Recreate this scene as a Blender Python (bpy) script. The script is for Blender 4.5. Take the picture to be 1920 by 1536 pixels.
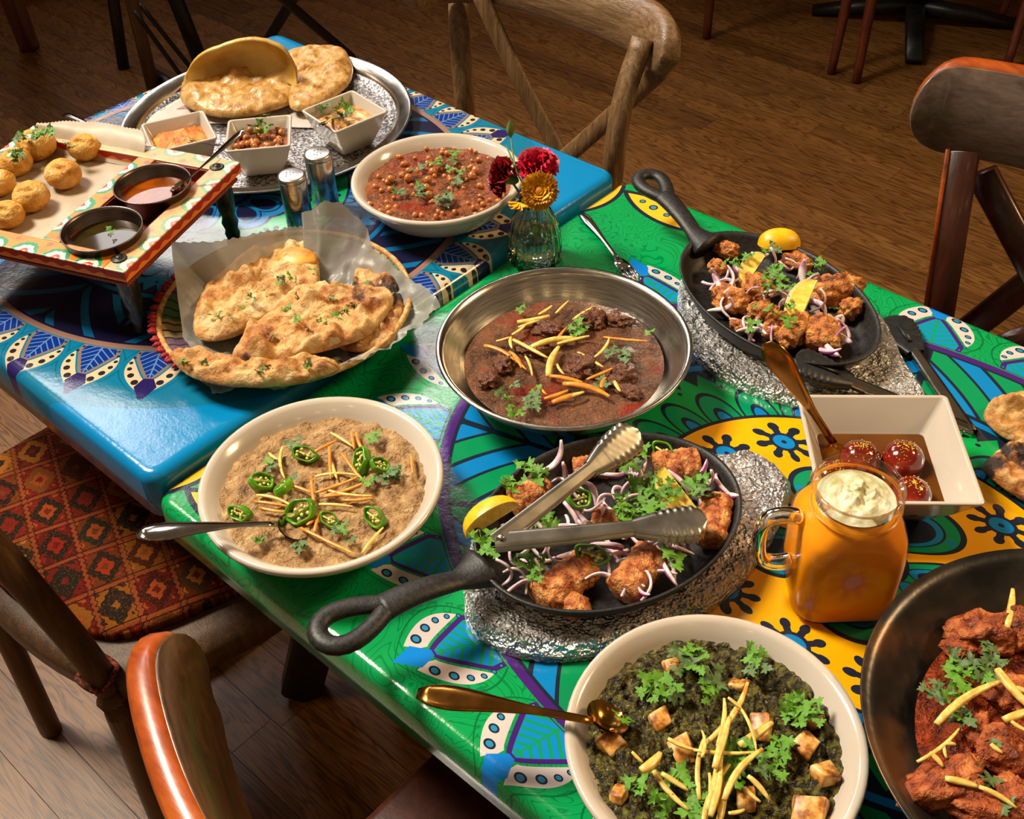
import bpy, bmesh, math, random
from math import sin, cos, pi, radians, sqrt, hypot, atan2
from mathutils import Vector, Matrix, Euler, noise
for o in list(bpy.data.objects): bpy.data.objects.remove(o, do_unlink=True)
SC = bpy.context.scene
COL = SC.collection
rnd = random.Random(7)

# ---------------------------------------------------------------- camera
FPX = 2120.0; CAMZ = 1.56
FW = Vector((-0.50817086, 0.53273898, -0.67672118)); RT = Vector((0.74430791, 0.66697794, -0.03385507)); UP = Vector((-0.43332218, 0.52089309, 0.73546059))
cd = bpy.data.cameras.new('camera'); cam = bpy.data.objects.new('camera', cd); COL.objects.link(cam)
cd.sensor_width = 36.0; cd.lens = FPX / 1920 * 36.0; cd.clip_start = 0.02; cd.clip_end = 100
m = Matrix((RT, UP, -FW)).transposed().to_4x4(); m.translation = Vector((0, 0, CAMZ)); cam.matrix_world = m
SC.camera = cam
def at(px, py, z):
    """the point at height z that the photograph shows at pixel (px, py)"""
    d = FW + RT * ((px - 960) / FPX) - UP * ((py - 768) / FPX)
    t = (z - CAMZ) / d.z
    return Vector((d.x * t, d.y * t, z))

# ---------------------------------------------------------------- light and exposure
vs = SC.view_settings
vs.view_transform = 'Standard'; vs.look = 'None'; vs.gamma = 1.0; vs.use_curve_mapping = False; vs.exposure = -0.14
w = bpy.data.worlds.new('world'); SC.world = w; w.use_nodes = True
w.node_tree.nodes['Background'].inputs[0].default_value = (1.0, 0.68, 0.38, 1); w.node_tree.nodes['Background'].inputs[1].default_value = 0.16
def area(name, loc, aim, sx, sy, power, col, spread=180):
    ld = bpy.data.lights.new(name, 'AREA'); ld.shape = 'RECTANGLE'; ld.size = sx; ld.size_y = sy; ld.energy = power; ld.color = col; ld.spread = radians(spread)
    o = bpy.data.objects.new(name, ld); COL.objects.link(o); o.location = loc
    o.rotation_euler = (Vector(aim) - Vector(loc)).to_track_quat('-Z', 'Y').to_euler()
    return o
# three panes of a tall window wall at the far left, an added key and warm fill
area('window_light', (-4.55, 2.55, 3.10), (-1.0, .6, .75), 1.05, .85, 7, (1.0, .92, .88), 90)
area('window_light', (-4.35, 1.45, 3.60), (-.9, .4, .75), .80, .95, 6.5, (1.0, .92, .88), 90)
area('window_light', (-3.30, 3.05, 3.75), (-.7, .6, .75), .60, .60, 4, (1.0, .92, .88), 90)
area('key_light', (-3.3, -.25, 4.7), (-.5, .55, .75), 1.1, 1.1, 66, (1.0, .89, .71), 66)  # added key light, kept clear of the table reflections
area('warm_fill_light', (1.2, 2.9, 3.0), (-.4, .7, .75), .6, .6, 15, (1.0, .66, .32), 80)  # added warm fill from the right back for orange rims
def bulb(loc, power, r=.05, col=(1.0, .66, .30)):
    ld = bpy.data.lights.new('bulb_light', 'POINT'); ld.energy = power; ld.shadow_soft_size = r; ld.color = col
    o = bpy.data.objects.new('bulb_light', ld); COL.objects.link(o); o.location = loc
for b in ((-.9, .1, 2.9), (.5, .5, 2.9), (-1.6, -.4, 2.9), (.45, -.65, 2.25), (.95, -.25, 2.2), (.1, -1.0, 2.35), (1.3, .35, 2.2), (-.5, -.9, 2.4)): bulb(b, 1.5, .035)

# ---------------------------------------------------------------- mesh helpers
class MB:
    def __init__(s): s.v = []; s.f = []; s.m = []; s.sm = []
    def add(s, verts, faces, mi=0, smooth=True, mat=None):
        n = len(s.v)
        if mat is not None: verts = [mat @ Vector(p) for p in verts]
        s.v += [tuple(p) for p in verts]; s.f += [tuple(i + n for i in f) for f in faces]
        s.m += [mi] * len(faces); s.sm += [smooth] * len(faces); return s
    def mesh(s, name, mats):
        me = bpy.data.meshes.new(name); me.from_pydata(s.v, [], s.f)
        for m in mats: me.materials.append(m)
        me.polygons.foreach_set('material_index', s.m); me.polygons.foreach_set('use_smooth', s.sm)
        me.update(); return me
def mats_of(m): return m if isinstance(m, (list, tuple)) else [m]
def link(name, mesh, parent=None, loc=(0, 0, 0), rot=(0, 0, 0), scale=None):
    o = bpy.data.objects.new(name, mesh); COL.objects.link(o)
    if parent: o.parent = parent
    o.location = loc; o.rotation_euler = rot
    if scale: o.scale = scale if hasattr(scale, '__len__') else (scale,) * 3
    return o
def tag(o, label=None, cat=None, group=None, kind=None):
    if label: o['label'] = label
    if cat: o['category'] = cat
    if group: o['group'] = group
    if kind: o['kind'] = kind
    return o
def thing(name, label, cat, loc=(0, 0, 0), rz=0, group=None, rot=None):
    o = bpy.data.objects.new(name, None); COL.objects.link(o); o.empty_display_size = .02
    o.location = loc; o.rotation_euler = rot if rot else (0, 0, rz)
    return tag(o, label, cat, group)
def part(name, mb, mat, parent, label=None, loc=(0, 0, 0), rot=(0, 0, 0), kind=None):
    o = link(name, mb.mesh(name, mats_of(mat)), parent, loc, rot)
    return tag(o, label, kind=kind)
def solo(name, mb, mat, label, cat, loc=(0, 0, 0), rot=(0, 0, 0), group=None, kind=None):
    o = link(name, mb.mesh(name, mats_of(mat)) if isinstance(mb, MB) else mb, None, loc, rot)
    return tag(o, label, cat, group, kind)
def lathe(prof, n=48, sx=1, sy=1, wob=None, cap0=True, cap1=False, a0=0, a1=2 * pi):
    """prof: [(r,z)]; wob(angle, i) scales the radius"""
    V = []; F = []; full = abs(a1 - a0 - 2 * pi) < 1e-6; nn = n if full else n + 1
    for i, (r, z) in enumerate(prof):
        for k in range(nn):
            a = a0 + (a1 - a0) * k / n; q = wob(a, i) if wob else 1
            V.append((r * q * cos(a) * sx, r * q * sin(a) * sy, z))
    for i in range(len(prof) - 1):
        for k in range(n):
            k2 = (k + 1) % nn
            F.append((i * nn + k, i * nn + k2, (i + 1) * nn + k2, (i + 1) * nn + k))
    if cap0 and full: F.append(tuple(range(nn))[::-1])
    if cap1 and full: F.append(tuple((len(prof) - 1) * nn + k for k in range(nn)))
    return V, F
def catmull(pts, per=6, closed=False):
    P = [Vector(p) for p in pts]; n = len(P); out = []
    rng = range(n) if closed else range(n - 1)
    for i in rng:
        if closed: a, b, c, d = P[(i - 1) % n], P[i], P[(i + 1) % n], P[(i + 2) % n]
        else: a, b, c, d = P[max(i - 1, 0)], P[i], P[i + 1], P[min(i + 2, n - 1)]
        for k in range(per):
            t = k / per
            out.append(.5 * ((2 * b) + (c - a) * t + (2 * a - 5 * b + 4 * c - d) * t * t + (3 * b - a - 3 * c + d) * t ** 3))
    if not closed: out.append(P[-1])
    return out
def tube(pts, rad, n=10, flat=1.0, up=(0, 0, 1), caps=True):
    """sweep an ellipse (width rad, height rad*flat) along pts; rad number or list"""
    P = [Vector(p) for p in pts]; V = []; F = []; U = Vector(up)
    for i, p in enumerate(P):
        t = (P[min(i + 1, len(P) - 1)] - P[max(i - 1, 0)]).normalized()
        s = t.cross(U)
        if s.length < 1e-4: s = t.cross(Vector((1, 0, 0)))
        s.normalize(); u = s.cross(t).normalized()
        r = rad[i] if hasattr(rad, '__len__') else rad
        fl = flat[i] if hasattr(flat, '__len__') else flat
        for k in range(n):
            a = 2 * pi * k / n; V.append(p + s * (cos(a) * r) + u * (sin(a) * r * fl))
    for i in range(len(P) - 1):
        for k in range(n):
            k2 = (k + 1) % n; F.append((i * n + k, i * n + k2, (i + 1) * n + k2, (i + 1) * n + k))
    if caps: F.append(tuple(range(n))[::-1]); F.append(tuple((len(P) - 1) * n + k for k in range(n)))
    return V, F
def strip(pts, wid, thk, up=(0, 0, 1), bev=.25):
    """sweep a bevelled rectangle: wid across, thk along up"""
    P = [Vector(p) for p in pts]; V = []; F = []; U = Vector(up); n = 8
    for i, p in enumerate(P):
        t = (P[min(i + 1, len(P) - 1)] - P[max(i - 1, 0)]).normalized()
        s = t.cross(U).normalized(); u = s.cross(t).normalized()
        w_ = (wid[i] if hasattr(wid, '__len__') else wid) / 2; h = (thk[i] if hasattr(thk, '__len__') else thk) / 2
        b = min(w_, h) * bev * 2
        for x, y in ((w_ - b, -h), (w_, -h + b), (w_, h - b), (w_ - b, h), (-w_ + b, h), (-w_, h - b), (-w_, -h + b), (-w_ + b, -h)):
            V.append(p + s * x + u * y)
    for i in range(len(P) - 1):
        for k in range(n):
            k2 = (k + 1) % n; F.append((i * n + k, i * n + k2, (i + 1) * n + k2, (i + 1) * n + k))
    F.append(tuple(range(n))[::-1]); F.append(tuple((len(P) - 1) * n + k for k in range(n)))
    return V, F
def bbox(sx, sy, sz, c=(0, 0, 0), bev=.002, seg=2, mat=None):
    bm = bmesh.new(); bmesh.ops.create_cube(bm, size=1)
    bmesh.ops.scale(bm, vec=(sx, sy, sz), verts=bm.verts)
    if bev > 0: bmesh.ops.bevel(bm, geom=list(bm.edges), offset=min(bev, .49 * min(sx, sy, sz)), segments=seg, affect='EDGES', profile=.5)
    bmesh.ops.translate(bm, vec=c, verts=bm.verts)
    bm.verts.index_update(); V = [v.co.copy() for v in bm.verts]; F = [tuple(v.index for v in f.verts) for f in bm.faces]; bm.free()
    return V, F
def bar(a, b, w_, h, up=(0, 0, 1), bev=.25): return strip([a, b], w_, h, up, bev)
def fbm(p, o=3, lac=2.1):
    s = 0; a = 1; q = Vector(p)
    for _ in range(o): s += a * noise.noise(q); q = q * lac + Vector((3.1, 1.7, 5.3)); a *= .5
    return s
def blob(rx, ry, rz, amp=.15, fr=1.6, sub=3, seed=0, shape=None):
    bm = bmesh.new(); bmesh.ops.create_icosphere(bm, subdivisions=sub, radius=1)
    V = []
    for v in bm.verts:
        c = v.co.copy()
        if shape: c = shape(c)
        k = 1 + amp * fbm(v.co * fr + Vector((seed * 7.3, seed * 3.1, seed)), 3)
        V.append((c.x * rx * k, c.y * ry * k, c.z * rz * k))
    bm.verts.index_update(); F = [tuple(v.index for v in f.verts) for f in bm.faces]; bm.free()
    return V, F
def disc(outline, zf, rings=14, zc=None, flip=False):
    """star-shaped sheet: outline = list of 2D/3D points about their centroid; zf(x,y,t)->z"""
    n = len(outline); cx = sum(p[0] for p in outline) / n; cy = sum(p[1] for p in outline) / n
    V = [(cx, cy, zf(cx, cy, 0, 0))]; F = []
    for i in range(1, rings + 1):
        t = (i / rings) ** .8
        for k, p in enumerate(outline):
            x = cx + (p[0] - cx) * t; y = cy + (p[1] - cy) * t; V.append((x, y, zf(x, y, t, k)))
    for k in range(n):
        k2 = (k + 1) % n; F.append((0, 1 + k, 1 + k2))
        for i in range(rings - 1): F.append((1 + i * n + k, 1 + (i + 1) * n + k, 1 + (i + 1) * n + k2, 1 + i * n + k2))
    if flip: F = [f[::-1] for f in F]
    return V, F
def slab(outline, top, bot, rings=14):
    """closed slab from an outline, top(x,y,t,k), bot(x,y,t,k)"""
    V1, F1 = disc(outline, top, rings); V2, F2 = disc(outline, bot, rings, flip=True)
    n = len(outline); o = len(V1); F = F1 + [tuple(i + o for i in f) for f in F2]
    s1 = 1 + (rings - 1) * n; s2 = o + s1
    for k in range(n):
        k2 = (k + 1) % n; F.append((s1 + k, s2 + k, s2 + k2, s1 + k2))
    return V1 + V2, F
def loft(A, B, n, f=None):
    """surface between curves A and B (same length); f(u,v,p)->p"""
    V = []; F = []; m_ = len(A)
    for j in range(n + 1):
        v = j / n
        for i in range(m_):
            p = Vector(A[i]).lerp(Vector(B[i]), v); V.append(f(i / (m_ - 1), v, p) if f else p)
    for j in range(n):
        for i in range(m_ - 1): F.append((j * m_ + i, j * m_ + i + 1, (j + 1) * m_ + i + 1, (j + 1) * m_ + i))
    return V, F

# ---------------------------------------------------------------- material helpers
def new_mat(name):
    mt = bpy.data.materials.new(name); mt.use_nodes = True; return mt, mt.node_tree, mt.node_tree.nodes['Principled BSDF']
def lin(c): return tuple(((x / 255) / 12.92 if x / 255 <= .04045 else ((x / 255 + .055) / 1.055) ** 2.4) for x in c)
def rgb(c): return (*lin(c), 1.0)
class S:
    """tiny expression wrapper over shader math nodes"""
    def __init__(s, nt, sk): s.nt = nt; s.k = sk
    def op(s, o, *b):
        n = s.nt.nodes.new('ShaderNodeMath'); n.operation = o
        for i, x in enumerate((s,) + b):
            if isinstance(x, S): s.nt.links.new(x.k, n.inputs[i])
            else: n.inputs[i].default_value = x
        return S(s.nt, n.outputs[0])
    def const(s, v):
        n = s.nt.nodes.new('ShaderNodeValue'); n.outputs[0].default_value = v; return S(s.nt, n.outputs[0])
    def __add__(s, b): return s.op('ADD', b)
    __radd__ = __add__
    def __sub__(s, b): return s.op('SUBTRACT', b)
    def __rsub__(s, b): return s.const(b).op('SUBTRACT', s)
    def __mul__(s, b): return s.op('MULTIPLY', b)
    __rmul__ = __mul__
    def __truediv__(s, b): return s.op('DIVIDE', b)
    def __neg__(s): return s.op('MULTIPLY', -1.0)
    def __lt__(s, b): return s.op('LESS_THAN', b)
    def __gt__(s, b): return s.op('GREATER_THAN', b)
    def __and__(s, b): return s.op('MULTIPLY', b)
    def __or__(s, b): return s.op('MAXIMUM', b)
    def abs(s): return s.op('ABSOLUTE')
    def fr(s): return s.op('FRACT')
    def fl(s): return s.op('FLOOR')
    def sq(s): return s.op('MULTIPLY', s)
    def max(s, b): return s.op('MAXIMUM', b)
    def min(s, b): return s.op('MINIMUM', b)
    def sin(s): return s.op('SINE')
    def cos(s): return s.op('COSINE')
    def cl(s):
        r = s.op('ADD', 0.0); r.k.node.use_clamp = True; return r
def length(a, b): return (a.sq() + b.sq()).op('SQRT')
def mixc(nt, fac, a, b):
    n = nt.nodes.new('ShaderNodeMix'); n.data_type = 'RGBA'
    for sk, x in ((n.inputs[0], fac), (n.inputs[6], a), (n.inputs[7], b)):
        if isinstance(x, S): nt.links.new(x.k, sk)
        elif hasattr(x, 'is_linked'): nt.links.new(x, sk)
        else: sk.default_value = x
    return n.outputs[2]
def objco(nt, gen=False):
    tc = nt.nodes.new('ShaderNodeTexCoord'); return tc.outputs['Object']
def mapping(nt, sc=(1, 1, 1), rot=(0, 0, 0), loc=(0, 0, 0)):
    mp = nt.nodes.new('ShaderNodeMapping'); nt.links.new(objco(nt), mp.inputs[0]); mp.inputs['Scale'].default_value = sc; mp.inputs['Rotation'].default_value = rot; mp.inputs['Location'].default_value = loc
    return mp.outputs[0]
def nz(nt, co, scale, detail=3, rough=.55, dist=0):
    n = nt.nodes.new('ShaderNodeTexNoise'); nt.links.new(co, n.inputs['Vector']); n.inputs['Scale'].default_value = scale; n.inputs['Detail'].default_value = detail; n.inputs['Roughness'].default_value = rough; n.inputs['Distortion'].default_value = dist
    return S(nt, n.outputs[0])
def vor(nt, co, scale, out='Distance', feat='F1'):
    n = nt.nodes.new('ShaderNodeTexVoronoi'); n.feature = feat; nt.links.new(co, n.inputs['Vector']); n.inputs['Scale'].default_value = scale
    return S(nt, n.outputs[out])
def ramp(nt, fac, stops):
    n = nt.nodes.new('ShaderNodeValToRGB'); nt.links.new(fac.k, n.inputs[0]); e = n.color_ramp.elements
    while len(e) < len(stops): e.new(.5)
    for x, (p, c) in zip(e, stops): x.position = p; x.color = rgb(c)
    return n.outputs[0]
def bump(nt, bs, h, strength=.3, dist=.002):
    b = nt.nodes.new('ShaderNodeBump'); b.inputs['Strength'].default_value = strength; b.inputs['Distance'].default_value = dist
    nt.links.new(h.k, b.inputs['Height']); nt.links.new(b.outputs[0], bs.inputs['Normal'])
def mk(name, stops, scale=40, rough=.5, metal=0, bmp=.2, bscale=None, bdist=.002, detail=4, sss=0, coat=0, sc=(1, 1, 1), trans=0, ior=1.45, spec=.5, dist=0, rot=(0, 0, 0), rvar=0):
    """noise-ramped procedural material; stops = colours or (pos, colour)"""
    mt, nt, bs = new_mat(name); co = mapping(nt, sc, rot)
    if not hasattr(stops[0][0], '__len__') and len(stops[0]) == 3: stops = [(.3 + .4 * i / max(1, len(stops) - 1), c) for i, c in enumerate(stops)]
    f = ((nz(nt, co, scale, detail, dist=dist) - .5) * 1.6 + .5).cl(); nt.links.new(ramp(nt, f, stops), bs.inputs['Base Color'])
    bs.inputs['Roughness'].default_value = rough; bs.inputs['Metallic'].default_value = metal; bs.inputs['Specular IOR Level'].default_value = spec
    if rvar:
        r = nz(nt, co, scale * .6, 3); nt.links.new((r * rvar + (rough - rvar * .5)).cl().k, bs.inputs['Roughness'])
    if sss: bs.inputs['Subsurface Weight'].default_value = sss; bs.inputs['Subsurface Radius'].default_value = (.01, .006, .003); bs.inputs['Subsurface Scale'].default_value = .6
    if coat: bs.inputs['Coat Weight'].default_value = coat; bs.inputs['Coat Roughness'].default_value = .08
    if trans: bs.inputs['Transmission Weight'].default_value = trans; bs.inputs['IOR'].default_value = ior
    if bmp: bump(nt, bs, nz(nt, co, bscale or scale * 2, 4), bmp, bdist)
    return mt
def plain(name, c, rough=.5, metal=0, **k): return mk(name, [c, tuple(min(255, int(x * 1.08 + 3)) for x in c)], rough=rough, metal=metal, **k)
# ---------------------------------------------------------------- printed vinyl cloth (one mandala pattern, two palettes)
def cloth_mat(name, kx, N, a0, pal, lenses=(), swirl=1.0):
    mt, nt, bs = new_mat(name)
    sep = nt.nodes.new('ShaderNodeSeparateXYZ'); nt.links.new(objco(nt), sep.inputs[0])
    X = S(nt, sep.outputs[0]); Y = S(nt, sep.outputs[1]).abs()
    x = X / kx; r = length(x, Y); th = Y.op('ARCTAN2', x) * (180 / pi)      # 0..180
    half = 180 / N
    a = ((th - a0 + half) / (2 * half)).fr() * (2 * half) - half           # degrees from the nearest petal axis
    t = (a * (pi / 180) * r).abs(); v = r - .32
    co = mapping(nt)
    w1 = nz(nt, co, 9, 3, .5, 1.4); w2 = (w1 * 26).fr()
    c = mixc(nt, (w2 < .22) & (1.0 * swirl > w1 * 0), rgb(pal['bg']), rgb(pal['bg2']))
    c = mixc(nt, (v < .1) * pal.get('inset', 0), c, rgb(pal['bg3']))
    # petals outside the ring
    q = v - .035
    wo = .0315 - q.sq() * 16.7
    u = ((v - .016) / .037).cl()
    wl = (1.0 - u).op('POWER', .75) * .0225 * (1.0 - u * .15) - (.018 - v).max(0.0) * .2
    on = (v > .006)
    c = mixc(nt, (t < wo + .0075) & (t > wo + .006) & on & (v < .082), c, rgb(pal['line']))
    wi = (wl + .006).max((v - .045) * .42)
    band = (t < wo) & (t > wi) & on & (v < .0735)
    c = mixc(nt, band, c, rgb(pal['band']))
    c = mixc(nt, (t < wl + .0035) & on & (v < .0555), c, rgb(pal['edge']))
    leaf = (t < wl - .001) & (v > .007) & (v < .050)
    c = mixc(nt, leaf, c, rgb(pal['leaf']))
    vein = ((v + t * -.8) / .0085).fr()
    c = mixc(nt, (leaf & ((vein < pal['vw']) | (t < .0009))), c, rgb(pal['vein']))
    tipw = .0098 * (1.0 - ((v - .066) / .019).abs())
    c = mixc(nt, (t < tipw + pal['tipx']) & (v > .052) & (v < .086), c, rgb(pal['tip']))
    for (vv, tt, rr) in ((.010, .0222, .0016), (.018, .0256, .002), (.027, .0272, .0024), (.037, .0262, .0029), (.0475, .0217, .0038), (.0585, .0142, .0042)):
        d = length(v - vv, t - tt)
        c = mixc(nt, d < rr, c, rgb(pal['dot']))
        c = mixc(nt, d < rr * .62, c, rgb(pal['dotin']))
    # ring and everything inside it
    ins = r < .3195
    sg = ((th - a0) / 38.6).fr() * 2.0 - 1.0
    tri = sg.abs()                                                          # 0..1..0
    qq = ((r - tri * (.5 * 38.6 * pi / 180) * .30) / .0565).fr()
    hb = mixc(nt, qq < pal['sw'], rgb(pal['s1']), rgb(pal['s2']))
    ln = (qq < .07) | ((qq - pal['sw']).abs() < .045) | (tri < .035) | (tri > .965) | (r > .3135)
    hb = mixc(nt, ln, hb, rgb(pal['ink']))
    hb = mixc(nt, r < .236, hb, rgb(pal['ink'])); hb = mixc(nt, r < .231, hb, rgb(pal['s2'])); hb = mixc(nt, r < .224, hb, rgb(pal['ink']))
    zz = (th / 5.0).fr() - .5
    hb = mixc(nt, r < .219 - (.5 - zz.abs()) * .030, hb, rgb(pal['zone']))
    zd = length(r - .200, (((th + 3.1) / 12.0).fr() - .5) * .042)
    hb = mixc(nt, zd < .0022, hb, rgb(pal['ink']))
    s2 = (((th - 141.5) / 12.0 + .5).fr() - .5).abs()
    arch = length((r - .158) / .038, s2 / .47)
    hb = mixc(nt, arch < 1.0, hb, rgb(pal['ink'])); hb = mixc(nt, arch < .88, hb, rgb(pal['arch']))
    hb = mixc(nt, arch < .46, hb, rgb(pal['ink'])); hb = mixc(nt, arch < .33, hb, rgb(pal['s2']))
    hb = mixc(nt, r < .161, hb, rgb(pal['ink']))
    disk = r < .1575
    hb = mixc(nt, disk, hb, rgb(pal['disk']))
    # small ink flowers
    fa = ((th - 140.6 + 12.86) / 25.72).fr() * 25.72 - 12.86
    fx = r - .1265; fy = fa * (pi / 180) * .1265
    fr_ = length(fx, fy); fth = fy.op('ARCTAN2', fx) * (8 / (2 * pi))
    pet = ((fth.fr() - .5).abs() - .5).abs()                                # 0 centre of petal .5 border
    pr = fr_ * pet * (2 * pi / 8)
    petal = (pr < .0044) & (fr_ < .0245) & (fr_ > .006)
    rr_ = length((fr_ - .0195) * .8, pr) < .0040
    hb = mixc(nt, ((pr < .0028) & (fr_ < .0195)) | rr_ | (fr_ < .0115), hb, rgb(pal['ink']))
    hb = mixc(nt, fr_ < .0085, hb, rgb(pal['s2'])); hb = mixc(nt, fr_ < .0022, hb, rgb(pal['ink']))
    # central flower with six big petals
    g = (((th + 15) / 60).fr() - .5).abs() * 2.0
    pw = ((r - .055) / .042).sq() + (g / .86).sq()
    hb = mixc(nt, pw < 1.0, hb, rgb(pal['ink'])); hb = mixc(nt, pw < .80, hb, rgb(pal['arch']))
    hb = mixc(nt, pw < .42, hb, rgb(pal['ink'])); hb = mixc(nt, pw < .36, hb, rgb(pal['s2'])); hb = mixc(nt, pw < .22, hb, rgb(pal['ink']))
    g2 = length(r - .074, (g - .55) * .03) < .0028
    hb = mixc(nt, g2 & (pw < .8), hb, rgb(pal['s2']))
    hb = mixc(nt, r < .030, hb, rgb(pal['ink'])); hb = mixc(nt, r < .024, hb, rgb(pal['s2']))
    c = mixc(nt, ins, c, hb)
    c = mixc(nt, (r > .3165) & (r < .3245), c, rgb(pal['ring']))
    # yellow corner leaves
    for (x1, y1, r1, x2, y2, r2) in lenses:
        d1 = length(X - x1, Y - y1); d2 = length(X - x2, Y - y2)
        c = mixc(nt, (d1 < r1 + .006) & (d2 < r2 + .006), c, rgb(pal['ink']))
        le = (d1 < r1) & (d2 < r2)
        c = mixc(nt, le, c, rgb((236, 178, 40)))
        mx, my = (x1 + x2) / 2, (y1 + y2) / 2; dx, dy = (x2 - x1), (y2 - y1); L_ = hypot(dx, dy); tx, ty = -dy / L_, dx / L_
        for s_, rr in ((-.032, .0045), (-.012, .006), (.012, .0045), (.032, .003)):
            dd = length(X - (mx + tx * s_), Y - (my + ty * s_))
            c = mixc(nt, dd < rr, c, rgb(pal['ink'])); c = mixc(nt, dd < rr * .66, c, rgb((60, 130, 160)))
    nt.links.new(c, bs.inputs['Base Color'])
    bs.inputs['Roughness'].default_value = .16; bs.inputs['Specular IOR Level'].default_value = .55
    rv = nz(nt, co, 14, 4); nt.links.new((rv * .20 + .06).k, bs.inputs['Roughness'])
    bump(nt, bs, nz(nt, co, 55, 5, .7) + nz(nt, co, 6, 2) * 2.0, .10, .004)
    return mt
INK = (26, 34, 52)
GREEN = dict(bg=(4, 144, 76), bg2=(0, 118, 60), bg3=(0, 128, 72), line=(0, 100, 52), band=(198, 184, 182), edge=(62, 26, 108), leaf=(8, 128, 192), vein=(12, 140, 84), vw=.34,
             tip=(10, 120, 205), tipx=0.0, dot=INK, dotin=(38, 128, 170), sw=.5, s1=(6, 132, 80), s2=(8, 118, 184), ink=INK, zone=(4, 148, 72), arch=(0, 134, 88), disk=(232, 164, 8), ring=(66, 28, 108))
BLUE = dict(bg=(0, 120, 180), bg2=(2, 112, 170), bg3=(10, 106, 140), inset=.9, line=(6, 82, 112), band=(206, 178, 148), edge=(122, 104, 96), leaf=(10, 44, 128), vein=(92, 128, 176), vw=.2,
            tip=(34, 26, 86), tipx=.003, dot=(34, 34, 40), dotin=(34, 34, 40), sw=.36, s1=(14, 96, 150), s2=(14, 96, 150), ink=(20, 22, 52), zone=(20, 92, 140), arch=(34, 104, 160), disk=(10, 140, 84), ring=(140, 104, 92))
BLUE['s1'] = (22, 24, 56)
def lens(A, B, w_):
    ax, ay, bx, by = A[0] + .228, abs(A[1] - .698), B[0] + .228, abs(B[1] - .698); mx, my = (ax + bx) / 2, (ay + by) / 2; c = hypot(bx - ax, by - ay) / 2; s_ = w_ / 2; R = (c * c + s_ * s_) / (2 * s_); nx, ny = -(by - ay) / (2 * c), (bx - ax) / (2 * c)
    return (mx + nx * (R - s_), my + ny * (R - s_), R, mx - nx * (R - s_), my - ny * (R - s_), R)
LENSES = [lens(at(1060, 395, .75), at(1166, 345, .75), .040), lens(at(1178, 362, .75), at(1300, 432, .75), .034)]
M_green = cloth_mat('green_mandala_vinyl', 1.385, 26, 102.2, GREEN, LENSES, 1.0)
M_blue = cloth_mat('blue_mandala_vinyl', 1.0, 30, 63.0, BLUE, [], .0)

def cloth(name, label, x0, x1, y0, y1, z, cx, cy, mat, drop=.05):
    """cloth stretched over the board: rounded edge, side band, tucked hem"""
    prof = [(0, 0)] + [(-.012 + .012 * sin(k * pi / 10), -.012 + .012 * cos(k * pi / 10)) for k in range(6)] + [(.0005, -drop * .6), (0, -drop), (-.012, -drop - .004)]
    prof = [(-.0205, 0), (-.0165, 0)] + prof[1:]
    n = 6; V = []; rings = []
    for (o, dz) in prof:
        ring = []; R = .022
        for (sx, sy, a_0) in ((1, 1, 0), (-1, 1, 90), (-1, -1, 180), (1, -1, 270)):
            ccx = (x1 if sx > 0 else x0) - sx * R; ccy = (y1 if sy > 0 else y0) - sy * R
            for k in range(n + 1):
                a = radians(a_0 + 90 * k / n); rr = R + o
                wob = .0012 * noise.noise(Vector((ccx * 9 + a, ccy * 7, dz * 40))) if dz < -.02 else 0
                ring.append((ccx + (rr + wob) * cos(a) - cx, ccy + (rr + wob) * sin(a) - cy, z + dz))
        rings.append(ring)
    # subdivide long sides for slight waviness is unnecessary; top is one face
    m_ = len(rings[0]); F = []
    for ring in rings: V += ring
    for i in range(len(rings) - 1):
        for k in range(m_):
            k2 = (k + 1) % m_; F.append((i * m_ + k, (i + 1) * m_ + k, (i + 1) * m_ + k2, i * m_ + k2))
    F.append(tuple(range(m_)))
    mb = MB().add(V, F, 0)
    return solo(name, mb, mat, label, 'tablecloth', (cx, cy, 0))
ZG, ZB = .750, .768
cloth('tablecloth', 'green vinyl tablecloth printed with a yellow-centred mandala, on the nearer table', -.800, .335, .313, 1.082, ZG, -.228, .698, M_green)
cloth('tablecloth', 'blue vinyl tablecloth printed with a navy mandala, on the farther table', -1.512, -.797, .316, 1.064, ZB, -1.165, .697, M_blue, .058)

# ---------------------------------------------------------------- woods
def wood(name, c1, c2, c3, sc=(1, 12, 12), scale=9, rough=.42, bmp=.25, coat=0):
    mt, nt, bs = new_mat(name); co = mapping(nt, sc)
    f = nz(nt, co, scale, 5, .6, .7); g = nz(nt, co, scale * 5, 3)
    nt.links.new(ramp(nt, f * .75 + g * .25, [(.28, c1), (.5, c2), (.72, c3)]), bs.inputs['Base Color'])
    bs.inputs['Roughness'].default_value = rough
    if coat: bs.inputs['Coat Weight'].default_value = coat; bs.inputs['Coat Roughness'].default_value = .15
    bump(nt, bs, g, bmp, .0015); return mt
M_weather = wood('weathered_oak', (66, 46, 28), (118, 88, 56), (152, 122, 86), (14, 14, 1), 8, .38, .5)
M_weather_x = wood('weathered_oak_rail', (70, 48, 30), (122, 92, 62), (158, 130, 98), (1.5, 20, 22), 8, .34, .5)
M_darkchair = wood('dark_brown_oak', (52, 34, 20), (84, 56, 32), (112, 80, 46), (14, 14, 1), 8, .5, .4)
M_orange = wood('orange_wood_and_lit_edge', (104, 40, 8), (156, 68, 16), (184, 92, 30), (2, 6, 6), 7, .34, .1, .2)  # orange wood; on the dark chair it paints warm-lit edges
M_mahog = wood('dark_mahogany', (36, 12, 6), (62, 24, 12), (84, 36, 18), (8, 8, 1.5), 7, .35, .1, .3)
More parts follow.
